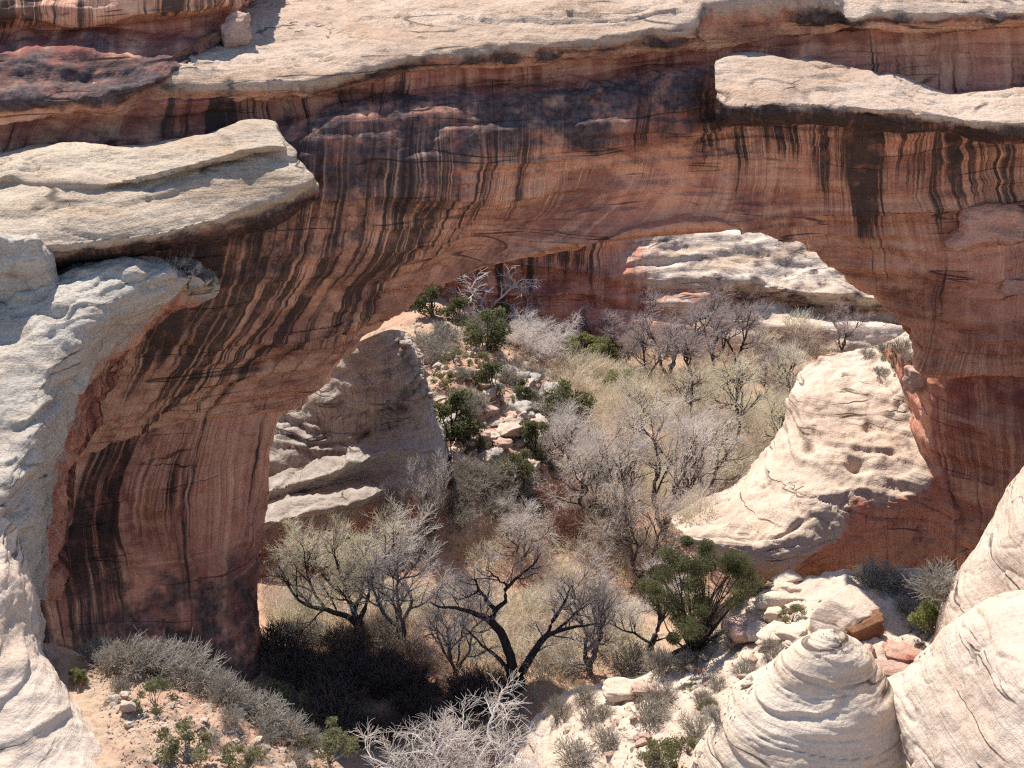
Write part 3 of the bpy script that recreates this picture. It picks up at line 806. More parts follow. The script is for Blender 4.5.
CW = loft("canyon_wall", cw, M_wall, 0.38, [('low', 1.0, .05, .05, .15, 0, 7), ('fbm', .7, .12, .12, .4), ('terrace', 1.5, .04, .04, .36, .05, 6), ('ridge', .5, .04, .04, .9), ('fbm', .15, .8, .8, 1.6)],
     rows={'red': rr, 'dark': dd, 'streak': ss, 'orange': oo})
props(CW, "banded canyon wall far behind the bridge opening", "cliff", kind="structure")

# ------------------------------------------------------------------ right side: sunlit rock under the arch
rk = [
    [(672, 522, 104), (676, 526, 101), (684, 534, 98), (700, 548, 96.5), (725, 566, 96.5), (745, 578, 99), (760, 584, 104)],
    [(690, 506, 106), (695, 520, 101), (706, 532, 97.5), (724, 548, 95.8), (745, 566, 95.6), (765, 577, 98), (775, 584, 104)],
    [(720, 496, 108), (728, 510, 102.5), (740, 526, 98.5), (752, 544, 96), (768, 562, 95), (785, 576, 98), (790, 588, 104)],
    [(748, 470, 110), (756, 488, 104.5), (765, 508, 100.5), (778, 532, 97), (795, 552, 96), (805, 568, 98.4), (812, 584, 104)],
    [(780, 418, 112.5), (788, 445, 107), (798, 475, 103), (815, 505, 99.6), (830, 530, 98.4), (836, 552, 99.2), (838, 584, 104)],
    [(800, 372, 116), (806, 400, 111), (822, 440, 106), (842, 475, 102.6), (855, 508, 100.6), (860, 532, 100.4), (862, 584, 102)],
    [(828, 354, 118.5), (834, 375, 113.5), (850, 415, 108.5), (872, 458, 104.2), (880, 500, 101.6), (884, 520, 101), (886, 590, 101)],
    [(862, 344, 120.5), (868, 362, 115), (880, 398, 110), (898, 445, 105.2), (905, 490, 102), (906, 512, 101.3), (908, 590, 100.6)],
    [(895, 338, 122), (902, 352, 116), (912, 385, 110), (922, 435, 105.2), (930, 482, 101.6), (934, 505, 101), (934, 590, 100)],
    [(925, 335, 123), (935, 350, 117), (940, 385, 111), (938, 430, 105), (948, 480, 100.6), (955, 505, 99.9), (958, 590, 99.2)],
    [(985, 335, 124), (990, 350, 118), (990, 385, 112), (985, 430, 106.5), (985, 480, 102.6), (990, 505, 101), (990, 590, 100)],
]
RK = loft("sunlit_rock", rk, M_pale, 0.2, [('low', .6, .12, .12, .2, 0, 5), ('fbm', .35, .3, .3, .6), ('terrace', .30, .07, .07, .55, .1, 8), ('terrace', .16, .09, .09, 1.5, .12, 3), ('groove', .30, .10, .2, .8, .1, 7), ('groove', .2, .5, .5, .25, .3, 4), ('fbm', .08, 1.4, 1.4, 2),
     ('dent', 1.3, 1.0, 1.6, .55, P(857, 462, 104.3)), ('dent', .9, .35, 1.2, .6, P(838, 474, 104)), ('dent', .8, .4, .8, .3, P(806, 403, 110)), ('dent', .9, 1.2, 1.6, .3, P(780, 520, 99)),
     ('dent', .8, 1.4, 1.6, .3, P(745, 530, 98)), ('dent', .7, .5, 1.2, .5, P(808, 445, 106)), ('dent', .7, .5, 1.2, .4, P(872, 425, 107))],
     rows={'red': np.array([[0, 0, 0, 0, 0, .2, 1]] * 3 + [[0, 0, 0, 0, .2, .9, 1]] * 2 + [[0, 0, 0, .1, .7, 1, 1]] + [[0, 0, 0, .15, .35, 1, 1]] * 2 + [[0, .1, .3, .5, .45, 1, 1], [.2, .4, .8, 1, 1, 1, 1], [1] * 7]),
           'dark': np.array([[0, .1, .14, .2, .15, 0, 0]] * 5 + [[0, .05, .15, .32, .3, .2, 0]] + [[0, .1, .3, .5, .36, .2, 0]] * 2 + [[0, .1, .3, .4, .3, .1, 0]] * 3), 'orange': np.array([[0, 0, 0, 0, 0, .4, .8]] * 11), 'streak': np.array([[.06, .08, .10, .10, .08, .2, .3]] * 11)})
props(RK, "rounded sunlit sandstone rock bulging out below the right end of the bridge", "rock")

# pale near bank on the right
bk = [
    [(395, 800, 66), (410, 812, 64.5), (440, 850, 58), (470, 910, 50)],
    [(450, 790, 66.2), (468, 800, 64.5), (500, 840, 58), (520, 905, 50)],
    [(500, 800, 66), (520, 800, 64), (545, 830, 58), (560, 900, 50)],
    [(530, 728, 70.5), (536, 740, 69), (550, 775, 63), (570, 880, 52)],
    [(560, 700, 71.5), (568, 712, 70), (590, 755, 63.5), (610, 880, 51.5)],
    [(602, 684, 72), (608, 694, 70.8), (635, 740, 63.5), (660, 880, 51)],
    [(645, 668, 72.6), (652, 678, 71.2), (680, 728, 63.5), (710, 880, 50.5)],
    [(690, 645, 73.5), (698, 660, 71.6), (720, 710, 63.5), (760, 880, 50)],
    [(735, 610, 74.5), (745, 630, 72), (768, 690, 63.5), (820, 880, 49.5)],
    [(775, 584, 75), (790, 608, 72), (812, 668, 64), (860, 880, 49)],
    [(825, 574, 75.5), (838, 600, 72), (856, 655, 65), (900, 880, 48.5)],
    [(885, 572, 75.5), (895, 598, 72), (905, 650, 65), (940, 880, 48)],
    [(950, 570, 75.5), (955, 598, 72), (960, 650, 65), (1000, 880, 48)],
    [(1060, 566, 76), (1065, 595, 72.5), (1065, 650, 65.5), (1080, 880, 48)],
    [(1460, 566, 76), (1460, 595, 72.5), (1460, 650, 65.5), (1460, 880, 48)],
]
rb = []
for k, r in enumerate(bk):
    q = [P(*c) for c in r]
    rb.append([q[0] + np.array([-1.0 if k < 6 else 0, 1.6, -14.0]), q[0] + np.array([-.3, .5, -2.0])] + q)
BK = loft("slickrock_bank", rb, M_pale, 0.13, [('low', .45, .2, .2, .3, 0, 6), ('fbm', .4, .35, .35, .7), ('terrace', .4, .12, .12, .9, .15, 3), ('groove', .3, .2, .25, .8, .2, 3), ('fbm', .07, 1.6, 1.6, 2)], world=True,
     rows={'red': [.8, .3, 0, 0, 0, 0], 'dark': [.2, .1, 0, 0, 0, 0]})
props(BK, "pale slickrock bank with scattered shrubs on the near right side", "ground", kind="structure")

# beehive dome
cx, cy, cz = P(800, 770, 55)[0], 55.5, P(800, 800, 55)[2] - 1.5
top = P(832, 630, 56)
ribs = []
prof = [(0.0, 0.0), (0.015, .09), (.06, .22), (.13, .38), (.25, .56), (.40, .76), (.58, .92), (.80, 1.01), (1.0, 1.06)]     # depth below the top, radius
for k in range(33):
    a = -2 * math.pi * k / 32
    r = []
    for d, rr_ in prof:
        ctr = np.array([top[0] * (1 - d) + cx * d, top[1] * (1 - d) + cy * d, top[2] * (1 - d) + cz * d])
        R = 5.1 * rr_ * (1 + .05 * math.sin(2 * a + 1))
        r.append(ctr + np.array([R * math.cos(a), R * .92 * math.sin(a), 0]))
    ribs.append(r)
def dome_terrace(V, N, X):
    return V
DM = loft("beehive_dome", ribs, M_dome, 0.07, [('low', .25, .3, .3, .4, 0, 2), ('terrace', .19, .10, .10, .80, .10, 2), ('terrace', .07, .12, .12, 2.6, .06, 4), ('groove', .12, .12, .12, 2.4, .06, 3), ('fbm', .05, .5, .5, 1.2), ('fbm', .015, 3, 3, 4)], world=True, rows={'red': [0] * 9})
props(DM, "cream beehive-shaped sandstone dome ringed with thin ledges", "rock")

# big smooth slickrock in the right foreground, two swells
rf = [
    [(884, 700, 58), (884, 720, 56.5), (888, 745, 55), (896, 790, 53), (910, 880, 49)],
    [(886, 682, 57), (890, 700, 55.5), (900, 735, 53.6), (915, 790, 51), (930, 880, 47)],
    [(897, 672, 57.5), (908, 690, 55), (925, 725, 52.6), (940, 790, 49.5), (950, 880, 46)],
    [(922, 652, 57.6), (935, 668, 54.6), (955, 710, 51.5), (970, 790, 48), (980, 880, 45)],
    [(950, 628, 58), (965, 640, 54), (985, 690, 50.5), (1000, 780, 47), (1010, 880, 44)],
    [(985, 604, 58.5), (1000, 615, 54), (1020, 665, 50), (1035, 770, 46), (1040, 880, 43)],
    [(1030, 596, 59), (1045, 608, 54), (1060, 660, 49.5), (1070, 760, 45.5), (1080, 880, 42)],
    [(1460, 586, 60), (1460, 600, 54), (1460, 650, 49.5), (1460, 755, 45.5), (1460, 880, 42)],
]
rb = []
for r in rf:
    q = [P(*c) for c in r]
    rb.append([q[0] + np.array([0, 1.2, -4.0])] + q)
o = loft("slickrock_swell", rb, M_pale, 0.10, [('low', .25, .2, .2, .3, 0, 3), ('fbm', .18, .3, .3, .5), ('groove', .12, .3, .3, .8, .4, 2), ('fbm', .03, 1.8, 1.8, 2)], world=True, rows={'red': [0] * 6})
props(o, "low smooth cream slickrock swell in the bottom right corner", "rock")
rf2 = [
    [(930, 668, 64), (936, 672, 62), (950, 690, 60), (970, 740, 57), (990, 860, 52)],
    [(944, 606, 65.5), (950, 615, 63), (964, 645, 60.5), (985, 720, 57), (1000, 860, 52)],
    [(962, 572, 66.5), (970, 585, 63.5), (985, 625, 60.5), (1005, 710, 57), (1020, 860, 52)],
    [(985, 535, 67.5), (994, 550, 64), (1008, 600, 60.5), (1025, 700, 56.5), (1040, 860, 52)],
    [(1006, 496, 69), (1015, 512, 64.6), (1028, 575, 60.5), (1045, 690, 56.5), (1060, 860, 52)],
    [(1028, 462, 71), (1036, 482, 65), (1048, 555, 60.5), (1065, 680, 56.5), (1080, 860, 52)],
    [(1065, 428, 73), (1072, 452, 66), (1085, 540, 60.5), (1100, 670, 56.5), (1110, 860, 52)],
    [(1150, 380, 76), (1150, 410, 68), (1150, 520, 61), (1150, 660, 56.5), (1150, 860, 52)],
    [(1460, 330, 79), (1460, 365, 70), (1460, 500, 62), (1460, 650, 57), (1460, 860, 52)],
]
rb = []
for r in rf2:
    q = [P(*c) for c in r]
    rb.append([q[0] + np.array([0.6, 4.0, -10.0])] + q)
o = loft("slickrock_shoulder", rb, M_pale, 0.11, [('low', .3, .2, .2, .3, 0, 3), ('fbm', .15, .3, .3, .5), ('groove', .10, .3, .3, .8, .4, 2), ('fbm', .03, 1.8, 1.8, 2)], world=True, rows={'red': [0] * 6})
props(o, "tall smooth cream slickrock shoulder rising at the right edge", "rock")
# ------------------------------------------------------------------ where things stand: rays from the viewpoint onto the ground and rocks
BVH = BVHTree.FromPolygons([tuple(v) for v in np.concatenate(SOLID_V)], [tuple(f) for f in np.concatenate(SOLID_F)], all_triangles=False)
def hit(px, py, beyond=0.0):
    d = ray(px, py)
    d = d / np.linalg.norm(d)
    o = np.array((0, 0, H)) + d * beyond
    p, n, i, t = BVH.ray_cast(Vector(o), Vector(d), 900)
    if p is None:
        return None
    return np.array(p)
def floor_hit(px, py):
    # where the line of sight meets the canyon floor, behind whatever rock stands in front
    d = ray(px, py)
    p = d * (-H / d[2]) + np.array((0, 0, H))
    p[2] = floor_height(p[:1], p[1:2])[0]
    return p
def drop(x, y, z0=80.0):
    p, n, i, t = BVH.ray_cast(Vector((x, y, z0)), Vector((0, 0, -1)), 300)
    return np.array(p) if p is not None else np.array((x, y, 0.0))
def px_m(p):      # metres one picture element spans at p
    return math.sqrt(p[0] ** 2 + p[1] ** 2 + (p[2] - H) ** 2) / FPX

# ------------------------------------------------------------------ branches
class Wood:
    def __init__(self):
        self.b = {}
    def add(self, pts, rad, sides):
        self.b.setdefault((len(pts), sides), []).append((pts, rad))
    def build(self):
        VV, FF, off = [], [], 0
        for (n, s), lst in self.b.items():
            Pn = np.array([x[0] for x in lst], dtype=float)      # (m, n, 3)
            R = np.array([x[1] for x in lst], dtype=float)       # (m, n)
            T = np.gradient(Pn, axis=1)
            T /= np.maximum(np.linalg.norm(T, axis=2), 1e-9)[..., None]
            ref = np.where(np.abs(T[..., 2:3]) > 0.9, np.array([1.0, 0, 0]), np.array([0, 0, 1.0]))
            A = np.cross(T, ref); A /= np.maximum(np.linalg.norm(A, axis=2), 1e-9)[..., None]
            B = np.cross(T, A)
            ang = np.arange(s) * 2 * math.pi / s
            V = Pn[:, :, None, :] + R[:, :, None, None] * (np.cos(ang)[None, None, :, None] * A[:, :, None, :] + np.sin(ang)[None, None, :, None] * B[:, :, None, :])
            m = len(lst)
            idx = np.arange(m * n * s).reshape(m, n, s) + off
            a = idx[:, :-1, :]; b = np.roll(idx, -1, 2)[:, :-1, :]
            c = np.roll(idx, -1, 2)[:, 1:, :]; d = idx[:, 1:, :]
            FF.append(np.stack([a, b, c, d], -1).reshape(-1, 4))
            VV.append(V.reshape(-1, 3)); off += m * n * s
        return np.concatenate(VV), np.concatenate(FF)

def unit(v):
    return v / max(1e-9, float(np.linalg.norm(v)))

def bough(rng, p, d, ln, n, wob, up, sag=0.0):
    """a wandering line of n points"""
    pts = [np.array(p, dtype=float)]
    d = unit(np.array(d, dtype=float))
    st = ln / (n - 1)
    for k in range(n - 1):
        d = unit(d + rng.normal(size=3) * wob + np.array([0, 0, up - sag * k]))
        pts.append(pts[-1] + d * st)
    return pts

def side_dir(rng, t, spread_):
    a = rng.normal(size=3)
    a = unit(a - t * np.dot(a, t))
    return unit(t * math.cos(spread_) + a * math.sin(spread_))

def sprout(rng, W, pts, rad, level, cfg, last):
    """side branches along pts; W = [wood of the trunk, wood of the crown]"""
    k = cfg['n'][level]
    L = cfg['len'][level]
    n = cfg['pts'][level]
    for q in range(k):
        f = cfg['from'][level] + (1 - cfg['from'][level]) * ((q + rng.rand()) / k)
        x = f * (len(pts) - 1)
        i = min(int(x), len(pts) - 2)
        fr = x - i
        p = pts[i] * (1 - fr) + pts[i + 1] * fr
        r0 = (rad[i] * (1 - fr) + rad[i + 1] * fr)
        t = unit(pts[i + 1] - pts[i])
        d = side_dir(rng, t, math.radians(cfg['ang'][level] * (0.7 + 0.6 * rng.rand())))
        ln = L * (0.65 + 0.7 * rng.rand()) * (1.15 - 0.5 * f)
        b = bough(rng, p, d, ln, n, cfg['wob'][level], cfg['up'][level], cfg.get('sag', 0))
        ra = max(cfg['rmin'], min(r0 * 0.72, cfg['r'][level]))
        rr = np.linspace(ra, max(cfg['rmin'] * .7, ra * (0.42 if level < last else 0.5)), n)
        (W[0] if level < cfg['wood'] else W[1]).add(b, rr, 6 if level < cfg['wood'] else 3)
        if level < last:
            sprout(rng, W, b, rr, level + 1, cfg, last)

def bare_tree(seed, stems, cfg):
    """stems: list of (points, radii) for trunk and hand-placed limbs; twigs grow from them"""
    rng = np.random.RandomState(seed)
    W = [Wood(), Wood()]
    for pts, rad in stems:
        pts = [np.array(p, dtype=float) for p in pts]
        # smooth the limb
        c = np.array([list(p) + [r] for p, r in zip(pts, rad)])
        tq = np.linspace(0, len(pts) - 1, (len(pts) - 1) * 3 + 1)
        c = pchip(c, tq)
        c[1:-1, :3] += rng.normal(size=(len(c) - 2, 3)) * (0.06 * c[1:-1, 3:4] / max(rad) + .01)
        W[0].add([x[:3] for x in c], list(c[:, 3]), 9)
        sprout(rng, W, [x[:3] for x in c], list(c[:, 3]), 0, cfg, len(cfg['n']) - 1)
    return W

CFG = dict(n=[5, 6, 6, 5], len=[2.6, 1.7, 1.1, .7], pts=[6, 5, 4, 3], ang=[48, 45, 42, 38], wob=[.16, .18, .2, .2], up=[.10, .08, .06, .05],
           r=[.085, .040, .016, .010], rmin=.008, wood=2, **{'from': [.30, .2, .15, .1]})
def cfg(**k):
    c = dict(CFG); c.update(k); return c

# plant materials
def bark(name, a, b):
    return plain_mat(name, a, b, 1.5, 0.9, 0.5, 0.05, stretch=(3, 3, .6))
M_blackbark = bark("black_bark", (0.035, 0.028, 0.026), (0.075, 0.06, 0.055))
M_greybark = bark("grey_bark", (0.15, 0.125, 0.115), (0.26, 0.225, 0.205))
M_darkbark = bark("dark_grey_bark", (0.085, 0.07, 0.064), (0.15, 0.125, 0.115))
M_whitebark = bark("bleached_wood", (0.50, 0.46, 0.44), (0.62, 0.57, 0.54))
M_twig_pale = thin_mat("pale_budding_twigs", (0.90, 0.84, 0.70), (0.84, 0.78, 0.68), .5, (0.84, 0.81, 0.60))
M_twig_grey = thin_mat("grey_twigs", (0.84, 0.77, 0.70), (0.76, 0.69, 0.63), .5)
M_twig_silver = thin_mat("silver_twigs", (0.88, 0.82, 0.76), (0.80, 0.74, 0.69), .5)
M_twig_mauve = thin_mat("mauve_twigs", (0.68, 0.585, 0.55), (0.58, 0.50, 0.475), .5)
M_twig_brown = thin_mat("brown_twigs", (0.74, 0.60, 0.49), (0.64, 0.52, 0.43), .5)
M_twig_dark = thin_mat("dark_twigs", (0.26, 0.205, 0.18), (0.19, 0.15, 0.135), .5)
M_willow = thin_mat("straw_willow_stems", (0.90, 0.82, 0.68), (0.85, 0.77, 0.64), .5, (0.86, 0.81, 0.72))
M_redwillow = thin_mat("red_willow_stems", (0.40, 0.23, 0.19), (0.52, 0.34, 0.28), .5)
M_juniper = thin_mat("juniper_foliage", (0.135, 0.138, 0.066), (0.185, 0.182, 0.092), .9, c3=(0.088, 0.092, 0.046))
M_fresh = thin_mat("fresh_green_leaves", (0.25, 0.26, 0.095), (0.19, 0.21, 0.08), .9, c3=(0.33, 0.32, 0.13))
M_sage = thin_mat("grey_sage_leaves", (0.54, 0.49, 0.42), (0.45, 0.41, 0.355), .9, (0.58, 0.53, 0.45))
M_olive = thin_mat("olive_leaves", (0.19, 0.185, 0.095), (0.25, 0.235, 0.125), .9, c3=(0.13, 0.13, 0.065))
M_grass = thin_mat("dry_grass", (0.78, 0.66, 0.48), (0.70, 0.60, 0.43), .4, (0.62, 0.56, 0.37))

def make_bare(name, label, cat, W, barkm, twigm, group=None, trunk_name="trunk", crown_name="crown"):
    root = empty(name, (0, 0, 0), label, cat, group)
    V, F = W[0].build()
    link(trunk_name, mesh(name + "_trunk", V, F, barkm), root)
    V, F = W[1].build()
    link(crown_name, mesh(name + "_crown", V, F, twigm), root)
    return root

def copy_thing(o, label=None, group=None):
    c = o.copy(); COL.objects.link(c)
    for ch in list(o.children):
        k = ch.copy(); COL.objects.link(k); k.parent = c
    if label: c["label"] = label
    if group: c["group"] = group
    return c

class Kind:
    """one modelled plant or stone and its copies; h = its modelled height"""
    def __init__(self, maker, h):
        self.maker, self.h, self.first, self.used = maker, h, None, False
    def put(self, p, height, rz=0.0, label=None, group=None, wide=1.0, sink=0.05, tilt=(0, 0)):
        if self.first is None:
            self.first = self.maker()
            o = self.first
            zs = []
            for m in [o] + list(o.children):
                if m.type == 'MESH':
                    z = np.empty(len(m.data.vertices) * 3); m.data.vertices.foreach_get('co', z); zs.append(np.percentile(z[2::3], 98.5))
            self.h = max(zs)
            if label: o["label"] = label
            if group: o["group"] = group
        else:
            o = copy_thing(self.first, label, group)
        s = height / self.h
        o.location = (p[0], p[1], p[2] - sink)
        o.scale = (s * wide, s * wide, s)
        o.rotation_euler = (tilt[0], tilt[1], rz)
        return o
    def at(self, px, py, hpx, rz=None, label=None, group=None, wide=1.0, beyond=0.0, sink=0.05, floor=False):
        p = floor_hit(px, py) if floor else hit(px, py, beyond)
        if p is None: return None
        return self.put(p, hpx * px_m(p) * 1.08, rnd.uniform(0, 6.28) if rz is None else rz, label, group, wide, sink)

def stem(rng, h, r, lean=(0, 0), n=5, wob=.12):
    p = [np.zeros(3)]
    for k in range(1, n):
        f = k / (n - 1)
        p.append(np.array([lean[0] * f * h + rng.normal() * wob * h * .15, lean[1] * f * h + rng.normal() * wob * h * .15, f * h]))
    return p, list(np.linspace(r, r * .35, n))

def generic(seed, h, r, nst, spread_, c, wob=.2):
    rng = np.random.RandomState(seed)
    st = []
    for k in range(nst):
        a = 2 * math.pi * (k + rng.rand() * .6) / nst
        s = spread_ * (0.6 + .6 * rng.rand())
        st.append(stem(rng, h * (0.75 + .3 * rng.rand()), r * (.7 + .4 * rng.rand()), (s * math.cos(a), s * math.sin(a)), 6, wob))
    return bare_tree(seed + 100, st, c)

# leafy plants: small leaf-sized faces in clumps on a few stems
def leaves(rng, centres, radii, n, size, squash=.8):
    k = rng.randint(0, len(centres), n)
    d = rng.normal(size=(n, 3)); d /= np.linalg.norm(d, axis=1)[:, None]
    rad = rng.rand(n) ** .45
    c = np.array(centres)[k] + d * (np.array(radii)[k] * rad)[:, None] * np.array([1, 1, squash])
    a = rng.normal(size=(n, 3)); a /= np.linalg.norm(a, axis=1)[:, None]
    a += d * .6 + np.array([0, 0, .35]); a /= np.linalg.norm(a, axis=1)[:, None]
    b = np.cross(a, rng.normal(size=(n, 3))); b /= np.linalg.norm(b, axis=1)[:, None]
    s = size * (.6 + .8 * rng.rand(n))[:, None]
    V = np.stack([c - b * s * .35, c + a * s * .55 + b * s * .1, c + a * s, c + a * s * .45 - b * s * .45], 1).reshape(-1, 3)
    F = np.arange(n * 4).reshape(n, 4)
    return V, F

def leafy(name, label, cat, seed, h, w, nclump, nleaf, size, leafm, barkm, group=None, low=.25, clump=.3, stemr=.08, squash=.8):
    rng = np.random.RandomState(seed)
    root = empty(name, (0, 0, 0), label, cat, group)
    Wd = Wood()
    cs, rs = [], []
    for k in range(nclump):
        a = rng.rand() * 6.283
        f = low + (1 - low) * rng.rand() ** .8
        rr_ = w * .5 * math.sqrt(rng.rand()) * math.sqrt(max(.1, 1 - (max(0, f - .45) / .6) ** 2))
        c = np.array([rr_ * math.cos(a), rr_ * math.sin(a), f * h * .92])
        cs.append(c); rs.append(clump * h * (.45 + .6 * rng.rand()) * (1.1 - .35 * f))
        mid = c * np.array([.45, .45, .5]) + rng.normal(size=3) * .05 * h
        mid[2] = max(mid[2], .05 * h)
        q = pchip(np.array([[0, 0, -.05 * h], mid, c]), np.linspace(0, 2, 6))
        Wd.add(list(q), list(np.linspace(stemr, stemr * .2, 6)), 5)
    V, F = Wd.build()
    link("trunk", mesh(name + "_trunk", V, F, barkm), root)
    V, F = leaves(rng, cs, rs, nleaf, size, squash)
    link("crown", mesh(name + "_crown", V, F, leafm, smooth=False), root)
    return root

def brush(name, label, cat, seed, h, w, nstem, mat, group=None, upright=.5, sides=5, r=.012, twigs=4, arch=.0):
    """a many-stemmed bare shrub as one mesh"""
    rng = np.random.RandomState(seed)
    Wd = Wood()
    for k in range(nstem):
        a = rng.rand() * 6.283
        rr_ = w * .5 * math.sqrt(rng.rand())
        hh = h * (.55 + .45 * rng.rand()) * (1 - .45 * (rr_ / (w * .5)) ** 2)
        base = np.array([rr_ * math.cos(a) * (1 - upright) * .3 + rr_ * math.cos(a) * upright * .85, rr_ * math.sin(a) * (1 - upright) * .3 + rr_ * math.sin(a) * upright * .85, -.03])
        tip = np.array([rr_ * math.cos(a), rr_ * math.sin(a), hh])
        tip[:2] *= 1.0 + .25 * rng.rand()
        mid = base * .5 + tip * .5 + rng.normal(size=3) * .06 * h + np.array([0, 0, .10 * h])
        tip2 = tip + np.array([tip[0] - base[0], tip[1] - base[1], 0]) * arch - np.array([0, 0, arch * hh * .3])
        q = pchip(np.array([base, mid, tip2]), np.linspace(0, 2, 5))
        Wd.add(list(q), list(np.linspace(r * 1.3, r * .6, 5)), 3)
        for j in range(twigs):
            f = rng.randint(1, 4) + rng.rand()
            i = min(int(f), 3)
            p = q[i] * (1 - (f - i)) + q[i + 1] * (f - i)
            t = unit(q[i + 1] - q[i])
            d = side_dir(rng, t, math.radians(20 + 40 * rng.rand()))
            b = bough(rng, p, d, h * (.18 + .25 * rng.rand()), 3, .12, .1)
            Wd.add(b, [r * .8, r * .7, r * .5], 3)
    V, F = Wd.build()
    o = link(name, mesh(name, V, F, mat))
    return props(o, label, cat, group)

# ------------------------------------------------------------------ the big trees of the canyon floor
def from_px(base, path, dY=0.0):
    """a limb as drawn by its joints: (px, py, depth offset) -> points relative to the trunk's foot"""
    return [P(x, y, base[1] + dY + (o[0] if o else 0)) - base for x, y, *o in path]
# black twisted tree
b0 = hit(514, 692)
limbs = [
    ([(514, 696), (513, 668), (508, 650), (500, 632), (488, 619, -.3), (470, 612, -.8), (455, 608, -1.2), (440, 607, -1.5), (430, 602, -1.7)], [.52, .40, .36, .33, .28, .17, .12, .08, .05]),
    ([(490, 621, -.3), (495, 612), (487, 600, .4), (479, 590, .8), (476, 580, 1)], [.24, .19, .15, .11, .06]),
    ([(478, 590, .8), (470, 596, 1.2), (460, 600, 1.6)], [.09, .06, .04]),
    ([(494, 613), (505, 601, .5), (508, 586, .9), (520, 576, 1.3), (533, 565, 1.6), (541, 553, 2)], [.20, .17, .14, .10, .08, .05]),
    ([(508, 588, .9), (497, 578, 1.4), (486, 570, 2)], [.10, .07, .04]),
    ([(509, 672), (496, 656, -1), (482, 645, -1.8), (465, 628, -2.6)], [.22, .14, .10, .05]),
    ([(518, 696), (524, 672, .6), (532, 655, .9), (545, 637, 1.0), (556, 632, .6), (576, 627, .1), (600, 623, -.5)], [.42, .34, .29, .24, .17, .11, .05]),
    ([(545, 638, 1), (553, 622, 1.4), (563, 604, 1.8), (572, 585, 2.4)], [.20, .15, .10, .05]),
    ([(556, 631, .6), (574, 615, 1.6), (588, 600, 2.4)], [.13, .08, .04]),
]
limbs = [(from_px(b0, p), r) for p, r in limbs]
Wt = bare_tree(11, limbs, cfg(n=[6, 6, 7], len=[1.9, 1.2, .8], pts=[5, 4, 3], ang=[55, 50, 45], r=[.055, .024, .012], wood=1, **{'from': [.3, .2, .1]}))
o = make_bare("twisted_tree", "black-trunked twisted bare tree with forked trunk in the middle of the canyon floor", "tree", Wt, M_blackbark, M_twig_grey)
o.location = tuple(b0)

# pale cottonwood beside the pier
b1 = hit(357, 638)
limbs = [
    ([(359, 641), (359, 627), (355, 615), (350, 600), (344, 582, .5), (336, 561, 1), (331, 543, 1.5)], [.40, .33, .26, .20, .15, .10, .05]),
    ([(357, 625), (346, 616, -.3), (328, 610, -.8), (311, 607, -1), (294, 594, -1.2), (281, 574, -1)], [.28, .23, .19, .15, .10, .05]),
    ([(359, 621), (366, 602, .5), (372, 582, 1), (384, 559, 1.4), (395, 543, 1.8)], [.22, .17, .13, .09, .05]),
    ([(355, 611), (361, 590, 1.5), (363, 570, 2.5), (357, 549, 3.5)], [.16, .13, .09, .05]),
    ([(325, 609, -.8), (313, 590, 0), (306, 570, .6), (304, 551, 1)], [.14, .11, .08, .05]),
    ([(350, 600), (328, 582, 2), (313, 561, 3), (293, 549, 4)], [.14, .11, .08, .05]),
]
limbs = [(from_px(b1, p), r) for p, r in limbs]
Wt = bare_tree(12, limbs, cfg(n=[7, 6, 6, 5], len=[2.4, 1.6, 1.05, .65], up=[.08, .08, .08, .06], **{'from': [.25, .15, .1, .1]}))
o = make_bare("cottonwood_tree", "wide pale cottonwood coming into bud beside the left pier", "tree", Wt, M_blackbark, M_twig_pale)
o.location = tuple(b1)

# dark crooked tree and its silver neighbour on the edge of the bank
b2 = hit(655, 655, 76)
if b2 is None: b2 = P(655, 655, 92)
limbs = [
    ([(655, 662), (650, 650), (655, 636), (660, 615, .5), (655, 592, 1), (648, 572, 1.4)], [.36, .28, .22, .15, .10, .05]),
    ([(652, 645), (640, 636), (622, 630, -.5), (608, 622, -.8)], [.14, .10, .07, .04]),
    ([(658, 625), (672, 600, 1), (680, 580, 1.5)], [.13, .09, .05]),
]
limbs = [(from_px(b2, p), r) for p, r in limbs]
Wt = bare_tree(13, limbs, cfg(n=[6, 6, 6, 5], len=[1.9, 1.3, .9, .6]))
o = make_bare("bare_tree", "silver-twigged bare tree left of the dark green juniper", "tree", Wt, M_blackbark, M_twig_silver)
o.location = tuple(b2)
b3 = hit(682, 656)
limbs = [
    ([(664, 664), (676, 652), (690, 645), (708, 640, -.2), (725, 632, -.3), (738, 626, -.3)], [.17, .14, .12, .09, .06, .03]),
    ([(690, 645), (688, 630, .2), (684, 615, .3), (676, 606, .4)], [.11, .09, .06, .03]),
    ([(700, 643), (712, 628, .4), (722, 612, .5)], [.08, .06, .03]),
    ([(686, 647), (700, 656, -.4), (712, 660, -.5)], [.06, .045, .03]),
]
limbs = [(from_px(b3, p), r) for p, r in limbs]
Wt = bare_tree(14, limbs, cfg(n=[5, 5, 5], len=[.9, .6, .4], pts=[5, 4, 3], r=[.04, .02, .012], rmin=.008))
o = make_bare("crooked_tree", "low crooked dark bare tree leaning right at the edge of the pale bank", "tree", Wt, M_blackbark, M_twig_brown)
o.location = tuple(b3)

# juniper on the bank
def big_juniper():
    return leafy("juniper_tree", "dark green juniper tree against the pale rounded rock", "tree", 5, 6.0, 6.6, 46, 62000, .085, M_juniper, M_blackbark, low=.16, clump=.15, stemr=.075, squash=.6)
K = Kind(big_juniper, 6.0)
pj = hit(694, 650)
K.put(pj, 7.0, 2.4, wide=.86)

